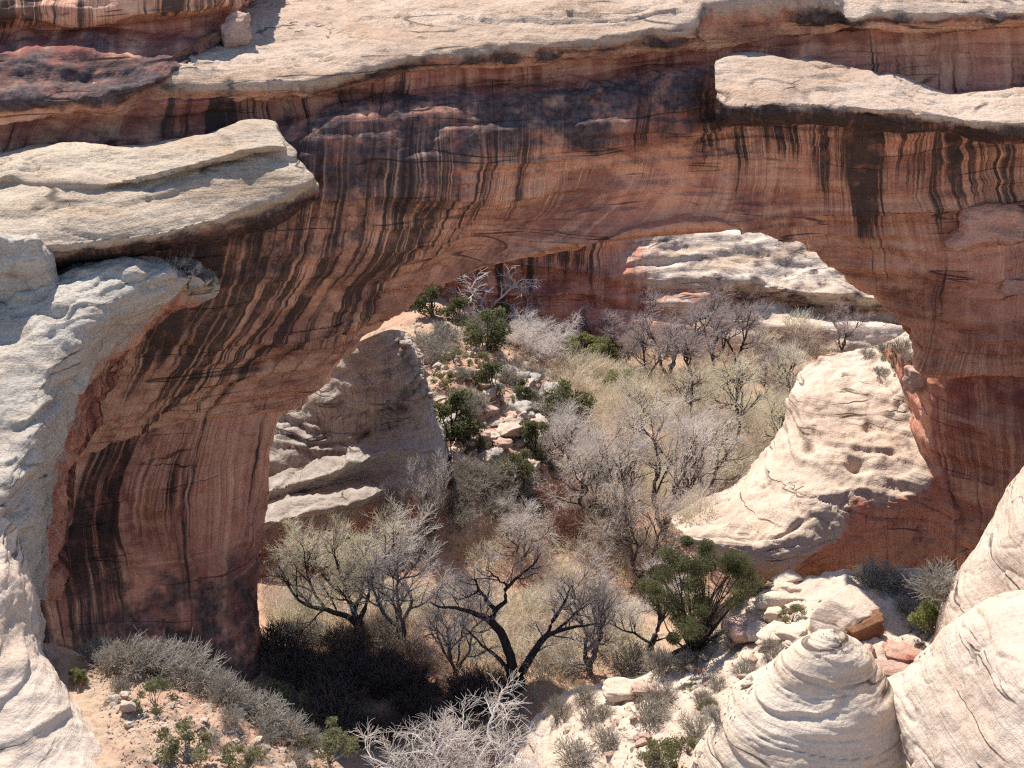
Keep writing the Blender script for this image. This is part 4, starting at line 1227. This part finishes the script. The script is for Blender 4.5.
# archetypes of bare trees
def mk(seed, name, label, cat, h, r, nst, sp, c, bk_, tw, group=None, wob=.2):
    return Kind(lambda: make_bare(name, label, cat, generic(seed, h, r, nst, sp, c, wob), bk_, tw, group), h * 1.25)
K_grey = [mk(21, "cottonwood_tree", "grey bare cottonwood", "tree", 7.0, .20, 3, .30, cfg(n=[7, 6, 5, 4], up=[.16, .12, .10, .08]), M_darkbark, M_twig_grey),
          mk(22, "cottonwood_tree", "grey bare cottonwood", "tree", 7.0, .15, 4, .38, cfg(n=[6, 6, 5, 4], up=[.16, .12, .10, .08]), M_darkbark, M_twig_silver)]
K_pale = [mk(23, "cottonwood_tree", "pale budding cottonwood", "tree", 6.5, .20, 1, .05, cfg(n=[12, 7, 5, 4], len=[3.6, 1.9, 1.1, .7], ang=[62, 48, 42, 38], up=[.10, .10, .08, .06], **{'from': [.35, .15, .1, .1]}), M_blackbark, M_twig_pale, wob=.1)]
K_mauve = [mk(24, "bare_tree", "mauve bare tree", "tree", 6.0, .17, 2, .42, cfg(n=[7, 6, 5, 4], len=[2.4, 1.6, 1.0, .65]), M_blackbark, M_twig_mauve),
           mk(25, "bare_tree", "mauve bare tree", "tree", 6.0, .16, 3, .5, cfg(n=[6, 6, 5, 4], len=[2.4, 1.6, 1.0, .65]), M_blackbark, M_twig_mauve)]
K_up = Kind(lambda: make_bare("poplar_tree", "upright cluster", "tree", generic(26, 7.0, .10, 9, .22, cfg(n=[11, 6, 4], len=[1.7, 1.0, .6], pts=[5, 4, 3], ang=[24, 24, 26], up=[.22, .2, .15], r=[.04, .022, .014]), .08), M_greybark, M_twig_silver), 7.6)
K_dead = Kind(lambda: make_bare("dead_tree", "dead", "tree", generic(27, 4.2, .13, 4, .75, cfg(n=[6, 5, 4], len=[1.8, 1.1, .7], pts=[6, 5, 3], r=[.06, .035, .022], rmin=.018, up=[.05, .03, .02]), .25), M_whitebark, M_whitebark), 4.8)
K_white = Kind(lambda: make_bare("white_brush_tree", "white", "tree", generic(28, 3.2, .07, 11, .85, cfg(n=[9, 7, 6], len=[1.1, .75, .5], pts=[5, 4, 3], r=[.026, .014, .009], rmin=.006, wood=1, up=[.0, -.02, -.03], sag=.04), .18), M_whitebark, M_twig_silver), 3.6)

G = "bare cottonwoods on the canyon floor"
for kk, px, py, hp, wd, lab in (
    (0, 618, 545, 112, 1.0, "tall grey bare cottonwood right of the red willow patch"),
    (1, 664, 532, 118, 1.0, "pale grey spreading cottonwood left of the sunlit rock's foot"),
    (0, 706, 500, 80, 1.0, "smaller grey cottonwood just left of the sunlit rock"),
    (1, 560, 470, 70, 1.1, "low grey cottonwood at the right foot of the hillside"),
    (1, 400, 640, 95, 1.2, "grey bare tree between the pale cottonwood and the black twisted tree"),
    (0, 590, 668, 100, 1.1, "grey bare tree behind the right fork of the black twisted tree"),
    (1, 585, 520, 84, 1.1, "slim grey cottonwood just left of the tall one by the red willows"),
    (0, 640, 575, 80, 1.1, "grey bare tree standing above the flat white boulder"),
    (1, 520, 560, 60, 1.2, "small pale bare tree behind the crown of the black twisted tree"),
    (1, 455, 665, 78, 1.1, "small grey bare tree left of the black twisted trunk")):
    K_grey[kk].at(px, py, hp * 1.12, label=lab, group=G, wide=wd, floor=True)
for px, py, hp, lab in ((738, 447, 92, "pale round-crowned cottonwood with dark straight trunk left of the sunlit rock"), (782, 470, 75, "pale cottonwood half hidden by the edge of the sunlit rock"),
                        (690, 425, 62, "pale budding cottonwood left of the straight-trunked one"), (640, 455, 70, "pale budding cottonwood in the straw willows"), (790, 415, 70, "pale budding cottonwood behind the sunlit rock")):
    K_pale[0].at(px, py, hp, label=lab, group="pale budding cottonwoods", floor=True)
G = "mauve bare trees below the canyon wall"
for i, (px, py, hp) in enumerate(((648, 385, 75), (668, 378, 82), (690, 392, 84), (712, 372, 80), (735, 366, 84), (785, 384, 60), (598, 346, 48), (625, 362, 55), (765, 400, 50))):
    K_mauve[i % 2].at(px, py, hp * .85, label="mauve bare tree in the thicket at the foot of the far canyon wall", group=G, wide=rnd.uniform(.9, 1.25), floor=True)
K_up.at(432, 550, 92, label="taller upright fan of silver poplar stems in front of the grey ledgy rock", wide=.9)
K_up.at(398, 552, 68, label="shorter upright fan of poplar stems left of the taller one", wide=.8)
K_dead.at(487, 312, 50, rz=1.0, label="bleached white dead tree at the top of the hillside", wide=1.25)
K_white.at(466, 812, 92, rz=.3, label="white-stemmed leafless bush in front of the black trunk at the bottom of the picture", wide=1.15)
for px, py, hp, w_, lab in ((540, 362, 44, 1.0, "silver bare bush below the shaded canyon wall"), (515, 345, 36, 1.3, "small silver bare bush beside the green shrubs on the hillside top")):
    K_white.at(px, py, hp, label=lab, wide=w_)

# ------------------------------------------------------------------ shrubs and brush
KJ2 = [Kind(lambda s=s: leafy("juniper_shrub", "juniper", "shrub", s, 2.0, 2.2, 13, 3200, .13, M_juniper, M_blackbark, low=.15, clump=.26, stemr=.05), 2.0) for s in (31, 32)]
KF = Kind(lambda: leafy("green_shrub", "green", "shrub", 33, 1.6, 2.2, 14, 3600, .12, M_fresh, M_greybark, low=.15, clump=.28, stemr=.03), 1.6)
KO = [Kind(lambda s=s: leafy("olive_shrub", "olive", "shrub", s, 1.2, 1.6, 12, 2200, .085, M_olive, M_greybark, low=.12, clump=.28, stemr=.025), 1.2) for s in (34, 35)]
KS = [Kind(lambda s=s: brush("sage_shrub", "sage", "shrub", s, .8, 1.2, 85, M_sage, upright=.2, r=.008, twigs=7), .8) for s in (36, 37, 38)]
KB = [Kind(lambda s=s, m=m: brush("dry_brush", "brush", "shrub", s, 1.6, 2.6, 62, m, upright=.6, r=.010, twigs=6), 1.6) for s, m in ((41, M_twig_brown), (42, M_twig_grey), (43, M_twig_pale), (44, M_twig_pale))]
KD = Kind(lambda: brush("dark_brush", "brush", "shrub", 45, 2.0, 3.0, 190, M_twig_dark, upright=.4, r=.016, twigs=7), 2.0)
KW = [Kind(lambda s=s, m=m: brush("willow_thicket", "willow", "shrub", s, 2.4, 2.8, 85, m, upright=.85, r=.012, twigs=5), 2.4) for s, m in ((46, M_willow), (47, M_willow), (48, M_twig_pale))]
KR = Kind(lambda: brush("red_willow", "red willow", "shrub", 49, 2.2, 2.4, 240, M_redwillow, upright=.5, r=.016, twigs=2, arch=.5), 2.2)

# hillside evergreens
for px, py, hp, lab in ((432, 316, 30, "juniper at the left end of the green row on the hillside top"), (460, 322, 24, "low juniper in the middle of the green row on the hillside top"), (487, 348, 36, "bright rounded juniper below the white dead tree"),
                        (505, 330, 26, "juniper at the right end of the green row on the hillside top"), (492, 392, 30, "juniper among stones in the middle of the hillside"), (452, 442, 48, "dark juniper beside the shaded edge of the grey ledgy rock"),
                        (562, 425, 38, "juniper at the right edge of the hillside"), (536, 455, 34, "juniper low on the right side of the hillside"), (514, 482, 30, "juniper at the foot of the hillside"), (412, 306, 22, "small juniper on the left brow of the hillside"), (520, 405, 24, "small juniper on a ledge right of the hillside's middle")):
    KJ2[(px // 2) % 2].at(px, py, hp, label=lab, group="junipers on the hillside")
for px, py, hp, lab in ((578, 362, 26, "bright green bush at the foot of the shaded wall"), (602, 364, 24, "bright green bush next to another below the shaded wall"), (565, 352, 18, "small bright green bush left of the bigger two"), (622, 392, 22, "yellow-green bush in the straw willows")):
    KF.at(px, py, hp, label=lab, group="green bushes below the wall", wide=1.25)
# near talus
for px, py, hp, lab in ((293, 716, 34, "bright juniper bush on the right edge of the talus slope"), (328, 762, 36, "green juniper bush at the bottom right of the talus slope"), (156, 708, 24, "green shrub on the bare red part of the talus slope")):
    KO[0].at(px, py, hp, label=lab, group="green shrubs on the talus slope")
KO[1].at(190, 762, 34, label="dark olive shrub at the bottom of the talus slope")
KF.at(79, 682, 14, label="small round yellow-green shrub at the foot of the left pier")
KO[1].at(247, 768, 26, label="olive shrub at the bottom edge below the talus slope")
G = "grey shrubs on the talus slope"
for px, py, hp in ((110, 668, 24), (132, 664, 34), (150, 672, 36), (172, 672, 40), (192, 684, 40), (212, 694, 32), (228, 704, 36), (246, 712, 28), (262, 722, 32), (284, 738, 34), (306, 748, 30), (232, 722, 20), (268, 742, 22), (300, 764, 22), (212, 742, 14), (120, 690, 16), (98, 660, 26), (255, 760, 18)):
    KS[px % 3].at(px, py, hp * .72, label="grey leafless shrub on the talus slope by the left pier", group=G, wide=rnd.uniform(.85, 1.3))
# near bank
G = "grey shrubs on the slickrock bank"
for px, py, hp in ((590, 722, 14), (606, 716, 12), (576, 760, 20), (606, 744, 18), (650, 722, 22), (662, 700, 16), (640, 700, 12), (702, 705, 14), (718, 688, 10), (745, 676, 14), (772, 655, 14), (700, 738, 18), (720, 722, 14), (632, 672, 26), (660, 672, 22), (690, 668, 18), (585, 700, 16), (560, 715, 16), (790, 640, 12),
                   (880, 588, 26), (868, 586, 18), (900, 590, 16), (935, 585, 18), (915, 604, 18), (945, 596, 28), (926, 628, 24), (905, 612, 14), (735, 648, 16), (755, 592, 14), (770, 600, 10)):
    KS[px % 3].at(px, py, hp, label="grey shrub on the pale slickrock bank", group=G, wide=rnd.uniform(.9, 1.3))
KO[0].at(672, 766, 32, label="green shrub at the bottom of the slickrock bank left of the dome")
KO[1].at(655, 766, 22, label="olive shrub beside the green one at the bottom of the bank")
KF.at(934, 634, 36, label="bright green bush between the pale shoulder and the broken slabs", wide=.8)
for px, py, hp, lab in ((708, 712, 12, "small green shrub on the bank nearest the dome's left side"), (690, 690, 9, "tiny green shrub on the upper bank"), (792, 622, 16, "small olive shrub above the dome's top left")):
    KO[px % 2].at(px, py, hp, label=lab)
# on top of the sunlit rock
for px, py, hp, w_ in ((868, 356, 12, 1.2), (884, 352, 16, 1.2), (902, 352, 22, 1.0), (880, 374, 12, 1.2), (910, 362, 18, 1.0)):
    KS[px % 3].at(px, py, hp * .6, label="grey shrub on the flat top of the sunlit rock", group="grey shrubs on the sunlit rock", wide=w_)
KO[0].at(893, 366, 15, label="small green shrub on the flat top of the sunlit rock")
K_mauve[1].at(842, 350, 40, label="dark bare tree standing behind the top of the sunlit rock")

# scattered plants: inside a picture region, thrown at random and set on the ground
def inside(x, y, poly):
    r = False
    j = len(poly) - 1
    for i in range(len(poly)):
        (xi, yi), (xj, yj) = poly[i], poly[j]
        if (yi > y) != (yj > y) and x < (xj - xi) * (y - yi) / (yj - yi) + xi:
            r = not r
        j = i
    return r
def scatter(kinds, poly, n, hp, label, group, wide=(.85, 1.3), low=1e9):
    xs = [p[0] for p in poly]; ys = [p[1] for p in poly]
    k = t = 0
    while k < n and t < n * 30:
        t += 1
        x, y = rnd.uniform(min(xs), max(xs)), rnd.uniform(min(ys), max(ys))
        if not inside(x, y, poly): continue
        p = hit(x, y)
        if p is None or p[2] > low: continue
        rnd.choice(kinds).put(p, rnd.uniform(*hp) * px_m(p), rnd.uniform(0, 6.28), label, group, rnd.uniform(*wide))
        k += 1
scatter(KS, [(400, 325), (470, 320), (540, 350), (575, 400), (570, 470), (530, 500), (470, 490), (440, 430), (425, 370)], 40, (8, 18), "grey shrub on the rubbly hillside", "grey shrubs on the hillside")
scatter(KO, [(400, 325), (470, 320), (540, 350), (575, 400), (570, 470), (530, 500), (470, 490), (440, 430), (425, 370)], 14, (9, 18), "small olive shrub on the rubbly hillside", "olive shrubs on the hillside")
scatter(KW, [(560, 380), (600, 370), (640, 385), (720, 400), (760, 420), (740, 470), (700, 500), (640, 510), (590, 480), (570, 440)], 60, (16, 34), "straw-coloured willow clump on the canyon floor", "straw willows on the canyon floor", low=2.5)
scatter(KW[2:], [(690, 430), (800, 400), (790, 470), (740, 500), (690, 510)], 22, (20, 32), "pale willow clump left of the sunlit rock", "pale willows by the sunlit rock", low=2.2)
scatter(KB, [(400, 560), (520, 535), (640, 530), (650, 600), (640, 660), (560, 690), (450, 690), (400, 650)], 62, (13, 26), "dry brown brush on the canyon floor", "dry brush on the canyon floor", low=2.5)
scatter(KB, [(255, 560), (330, 540), (420, 530), (440, 600), (400, 650), (270, 640)], 18, (14, 26), "dry brush under the pale cottonwood", "dry brush under the cottonwood")
scatter([KB[1], KB[2], KB[3]], [(262, 590), (330, 600), (440, 610), (520, 600), (600, 620), (640, 655), (560, 670), (500, 660), (400, 650), (268, 640)], 42, (18, 34), "pale bare brush among the big trees near the left pier", "pale brush among the big trees", low=2.5)
scatter([KB[1], KB[3]], [(560, 500), (640, 490), (720, 470), (690, 540), (640, 560), (580, 550)], 22, (18, 30), "grey brush under the tall cottonwoods", "grey brush under the tall cottonwoods")
scatter([KR], [(545, 505), (600, 500), (608, 535), (560, 548), (540, 535)], 9, (22, 30), "red-stemmed willow clump in the patch below the hillside", "red willows below the hillside")
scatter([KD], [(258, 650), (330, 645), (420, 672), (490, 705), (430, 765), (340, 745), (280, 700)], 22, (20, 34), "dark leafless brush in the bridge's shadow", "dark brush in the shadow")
scatter([KB[0], KB[2]], [(620, 340), (800, 330), (860, 350), (800, 400), (640, 400)], 22, (14, 26), "brown brush among the mauve trees", "brown brush among the mauve trees", low=2.5)

scatter(KS, [(450, 470), (520, 470), (545, 530), (470, 545), (445, 510)], 22, (12, 22), "grey shrub at the foot of the hillside", "grey shrubs at the hillside's foot")
# dry grass on the canyon floor: nobody could count the blades
rng = np.random.RandomState(77)
n = 26000
gx = rng.uniform(-24, 44, n * 3); gy = rng.uniform(84, 168, n * 3)
dens = perlin(np.stack([gx * .11, gy * .11, gx * 0 + 5], 1)) + .25 * perlin(np.stack([gx * .5, gy * .5, gx * 0 + 8], 1))
keep = np.where(dens > -.02)[0][:n]
gx, gy = gx[keep], gy[keep]
gz = floor_height(gx, gy)
m = len(gx)
a = rng.rand(m) * 6.283
hh = .25 + .5 * rng.rand(m)
w_ = .03
lean = rng.normal(size=(m, 2)) * .18
b_ = np.stack([gx, gy, gz - .02], 1)
dx = np.stack([np.cos(a) * w_, np.sin(a) * w_, np.zeros(m)], 1)
tip = b_ + np.stack([lean[:, 0], lean[:, 1], hh], 1)
V = np.stack([b_ - dx, b_ + dx, tip], 1).reshape(-1, 3)
props(link("dry_grass", mesh("dry_grass", V, np.arange(m * 3).reshape(m, 3), M_grass, smooth=False)), "tan dry grass covering the canyon floor", "grass", kind="stuff")
# ------------------------------------------------------------------ loose stones and blocks
def boulder(name, label, seed, size, mat, parent=None, rough=.22, flat=1.0, attrs=(0, 0), cuts=7, group=None):
    """an angular block: a subdivided cube cut by random planes and roughened"""
    rng = np.random.RandomState(seed)
    n = 14
    g = np.linspace(-1, 1, n)
    Vs, Fs, off = [], [], 0
    for ax in range(3):
        for s in (-1, 1):
            A, B = np.meshgrid(g, g, indexing='ij')
            C = np.full_like(A, s)
            q = [None] * 3
            q[ax] = C; q[(ax + 1) % 3] = A; q[(ax + 2) % 3] = B
            Vs.append(np.stack(q, -1).reshape(-1, 3))
            i = np.arange(n * n).reshape(n, n) + off
            f = np.stack([i[:-1, :-1], i[1:, :-1], i[1:, 1:], i[:-1, 1:]], -1).reshape(-1, 4)
            Fs.append(f if s > 0 else f[:, ::-1]); off += n * n
    V = np.concatenate(Vs); F = np.concatenate(Fs)
    key = np.round(V * 1000).astype(int)
    _, first, inv = np.unique(key, axis=0, return_index=True, return_inverse=True)
    V = V[first]; F = inv.ravel()[F]
    V = V * (.62 + .38 / np.maximum(np.linalg.norm(V, axis=1), 1e-6))[:, None]
    for k in range(cuts):
        d = unit(rng.normal(size=3)); c = .58 + .3 * rng.rand()
        t = V @ d
        V = V - np.outer(np.maximum(t - c, 0) * .92, d)
    V = V + V / np.maximum(np.linalg.norm(V, axis=1), 1e-6)[:, None] * (rough * fbm(V * 1.3 + seed, 4))[:, None]
    V = V * np.array(size) * .5
    V[:, 2] -= V[:, 2].min()
    me = mesh(name, V, F, mat, True, {'flow': V, 'red': np.full(len(V), attrs[0]), 'dark': np.full(len(V), attrs[1]), 'streak': np.zeros(len(V)), 'orange': np.zeros(len(V))})
    o = link(name, me, parent)
    return props(o, label, "rock" if label else None, group)

M_rust = rock_mat("rust_sandstone", (0.30, 0.165, 0.10), (0.24, 0.12, 0.07), red=(0.22, 0.105, 0.058), red2=(0.16, 0.07, 0.042), orange=(0.32, 0.17, 0.09), lichen_amt=.1)
M_pink = rock_mat("pink_sandstone", (0.52, 0.36, 0.28), (0.45, 0.28, 0.21), lichen_amt=.1)

def stone_at(px, py, size, name, label, seed, mat, rz=0, beyond=0, sink=.15, tilt=(0, 0), **k):
    p = hit(px, py, beyond)
    o = boulder(name, label, seed, size, mat, **k)
    o.location = (p[0], p[1], p[2] - sink * size[2])
    o.rotation_euler = (tilt[0], tilt[1], rz)
    return o
stone_at(236, 44, (2.4, 2.0, 2.6), "boulder", "pinkish pitted boulder on the cap rock where the cliff's shadow ends", 3, M_pink, sink=.2)
stone_at(632, 606, (3.4, 2.0, .7), "flat_boulder", "flat white boulder lying on the canyon floor left of the juniper", 4, M_pale)
stone_at(846, 632, (4.4, 3.2, 3.0), "rock_block", "large pale block with a rust-streaked left face below the sunlit rock", 6, M_dome, rz=.5, sink=.25, rough=.12, attrs=(.12, 0), beyond=75)
stone_at(866, 634, (2.7, 1.5, 1.3), "broken_boulder", "dark rust-brown broken boulder behind the beehive dome", 8, M_rust, rz=.35, sink=.1, attrs=(1, 0), tilt=(0, -.2), beyond=75)
stone_at(905, 655, (2.4, 1.5, .45), "rock_slab", "upper of two thin pink slabs right of the beehive dome's top", 9, M_pink, rz=-.2, tilt=(0, .12), attrs=(.5, 0), beyond=75)
stone_at(888, 668, (2.6, 1.6, .4), "rock_slab", "lower of two thin pink slabs right of the beehive dome's top", 10, M_pink, rz=.1, tilt=(.05, .1), beyond=75)
stone_at(868, 655, (1.1, .9, .8), "boulder", "small pale boulder beside the rust-brown broken one", 12, M_pink, rz=.8, beyond=75)
stone_at(750, 634, (3.0, 2.0, 1.5), "boulder", "pinkish boulder left of the dome between small shrubs", 14, M_pink, rz=.3, sink=.35)
stone_at(780, 606, (3.0, 2.2, 1.3), "boulder", "pale boulder just below the dark slot under the sunlit rock", 15, M_dome, rz=.2, sink=.35)
stone_at(650, 694, (2.2, 1.2, .5), "rock_slab", "thin pinkish slab jutting from the bank's left part", 16, M_pink, rz=-.2, attrs=(.3, 0))
stone_at(626, 694, (2.6, 1.8, .8), "flat_boulder", "pale flat boulder overhanging the bank's left edge", 17, M_dome, rz=-.1, sink=.3)
stone_at(642, 738, (.9, .5, .35), "rock_slab", "little pinkish slab among shrubs on the bank", 18, M_pink, attrs=(.3, 0))
M_bulge = rock_mat("bulge_painted_sunlight", (0.66, 0.37, 0.27), (0.58, 0.30, 0.22), lichen_amt=.05)  # brighter pink paints sunlight onto bulges that lie in the bridge's shade
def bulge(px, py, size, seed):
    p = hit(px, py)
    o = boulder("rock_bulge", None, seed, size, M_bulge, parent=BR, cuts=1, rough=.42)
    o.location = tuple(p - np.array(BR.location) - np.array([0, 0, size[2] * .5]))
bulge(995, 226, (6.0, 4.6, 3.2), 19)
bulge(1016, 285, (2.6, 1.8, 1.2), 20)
stone_at(920, 385, (2.2, 2.0, 2.4), "boulder", "orange-pink boulder wedged between the sunlit rock's top and the right pier", 21, M_pink, rz=.4, sink=.3)
for k, (px, py, w_, lab) in enumerate(((113, 704, .7, "dark cracked stone on the talus slope"), (124, 700, .6, "pale stone beside the dark one on the talus slope"), (130, 712, .8, "larger pale stone in the little stone pile on the talus"))):
    stone_at(px, py, (w_, w_ * .8, w_ * .8), "boulder", lab, 30 + k, M_rubble if k else M_grey)

class Stones(Kind):
    pass
KK = [Kind(lambda s=s, m=m, z=z: boulder("boulder", "boulder", s, (1.5, 1.2, z), m, cuts=9), z) for s, m, z in ((50, M_rubble, .9), (51, M_rubble, 1.0), (52, M_grey, .7), (53, M_pink, .8), (54, M_dome, .8))]
scatter(KK[:4], [(440, 400), (500, 370), (545, 385), (575, 420), (570, 470), (530, 505), (480, 500), (450, 450)], 85, (3, 12), "angular boulder in the rubble on the hillside", "boulders on the hillside", (.8, 1.6))
scatter(KK[:4], [(400, 330), (500, 330), (540, 370), (480, 400), (430, 400)], 20, (3, 8), "small stone on the red upper hillside", "stones on the upper hillside", (.8, 1.4))
scatter([KK[4], KK[1], KK[3]], [(560, 720), (640, 690), (740, 620), (790, 600), (800, 640), (720, 720), (690, 768), (560, 768)], 46, (2, 7), "small pale stone on the slickrock bank", "stones on the slickrock bank", (.8, 1.6))
scatter([KK[0], KK[1], KK[4]], [(100, 690), (200, 700), (300, 750), (320, 768), (150, 768)], 46, (1.5, 5), "small stone on the talus slope", "stones on the talus slope", (.8, 1.4))
scatter([KK[4]], [(730, 600), (800, 575), (800, 640), (740, 660)], 12, (8, 16), "pale block in the rubble between the juniper and the dome", "blocks left of the dome", (1.0, 1.8))

# gravel and chips: nobody could count them
def gravel(name, label, poly, n, size, mat, seed):
    rng = np.random.RandomState(seed)
    xs = [p[0] for p in poly]; ys = [p[1] for p in poly]
    pts = []
    t = 0
    while len(pts) < n and t < n * 6:
        t += 1
        x, y = rng.uniform(min(xs), max(xs)), rng.uniform(min(ys), max(ys))
        if inside(x, y, poly):
            p = hit(x, y)
            if p is not None: pts.append(p)
    C = np.array(pts); m = len(C)
    base = np.array([(1, 0, 0), (-1, 0, 0), (0, 1, 0), (0, -1, 0), (0, 0, 1), (0, 0, -1)], dtype=float)
    s = size * np.exp(rng.normal(size=m) * .55)
    a = rng.rand(m) * 6.283
    B = base[None] * (1 + .35 * rng.normal(size=(m, 6, 1))) + .2 * rng.normal(size=(m, 6, 3))
    B = B * np.array([1, .8, .55])
    R = np.stack([B[..., 0] * np.cos(a)[:, None] - B[..., 1] * np.sin(a)[:, None], B[..., 0] * np.sin(a)[:, None] + B[..., 1] * np.cos(a)[:, None], B[..., 2]], -1)
    V = (C[:, None, :] + R * s[:, None, None] + np.array([0, 0, .1]) * s[:, None, None]).reshape(-1, 3)
    f = np.array([(0, 2, 4), (2, 1, 4), (1, 3, 4), (3, 0, 4), (2, 0, 5), (1, 2, 5), (3, 1, 5), (0, 3, 5)])
    F = (f[None] + (np.arange(m) * 6)[:, None, None]).reshape(-1, 3)
    props(link(name, mesh(name, V, F, mat, smooth=False)), label, "gravel", kind="stuff")
M_chip = plain_mat("stone_chips", (0.48, 0.39, 0.31), (0.36, 0.24, 0.17), .6, c3=(0.24, 0.18, 0.14))
M_chip2 = plain_mat("pale_stone_chips", (0.54, 0.45, 0.36), (0.46, 0.36, 0.28), .6, c3=(0.34, 0.22, 0.15))
gravel("gravel", "stone chips strewn over the red talus slope at the lower left", [(85, 670), (200, 690), (320, 750), (340, 768), (120, 768)], 1500, .055, M_chip, 61)
gravel("gravel", "stone chips strewn over the rubbly hillside behind the bridge", [(395, 325), (470, 315), (540, 350), (580, 410), (575, 480), (530, 510), (470, 500), (440, 440)], 2400, .12, M_chip, 62)
gravel("gravel", "pale stone chips on the slickrock bank at the lower right", [(545, 735), (640, 680), (740, 610), (950, 580), (930, 660), (880, 660), (800, 630), (700, 768), (560, 768)], 1300, .05, M_chip2, 63)
gravel("gravel", "twigs and chips littering the canyon floor", [(270, 600), (420, 540), (560, 480), (600, 380), (720, 400), (690, 520), (640, 650), (540, 700), (420, 700)], 2600, .07, plain_mat("floor_litter", (0.30, 0.22, 0.16), (0.46, 0.37, 0.28), .8, c3=(0.18, 0.13, 0.10)), 64)
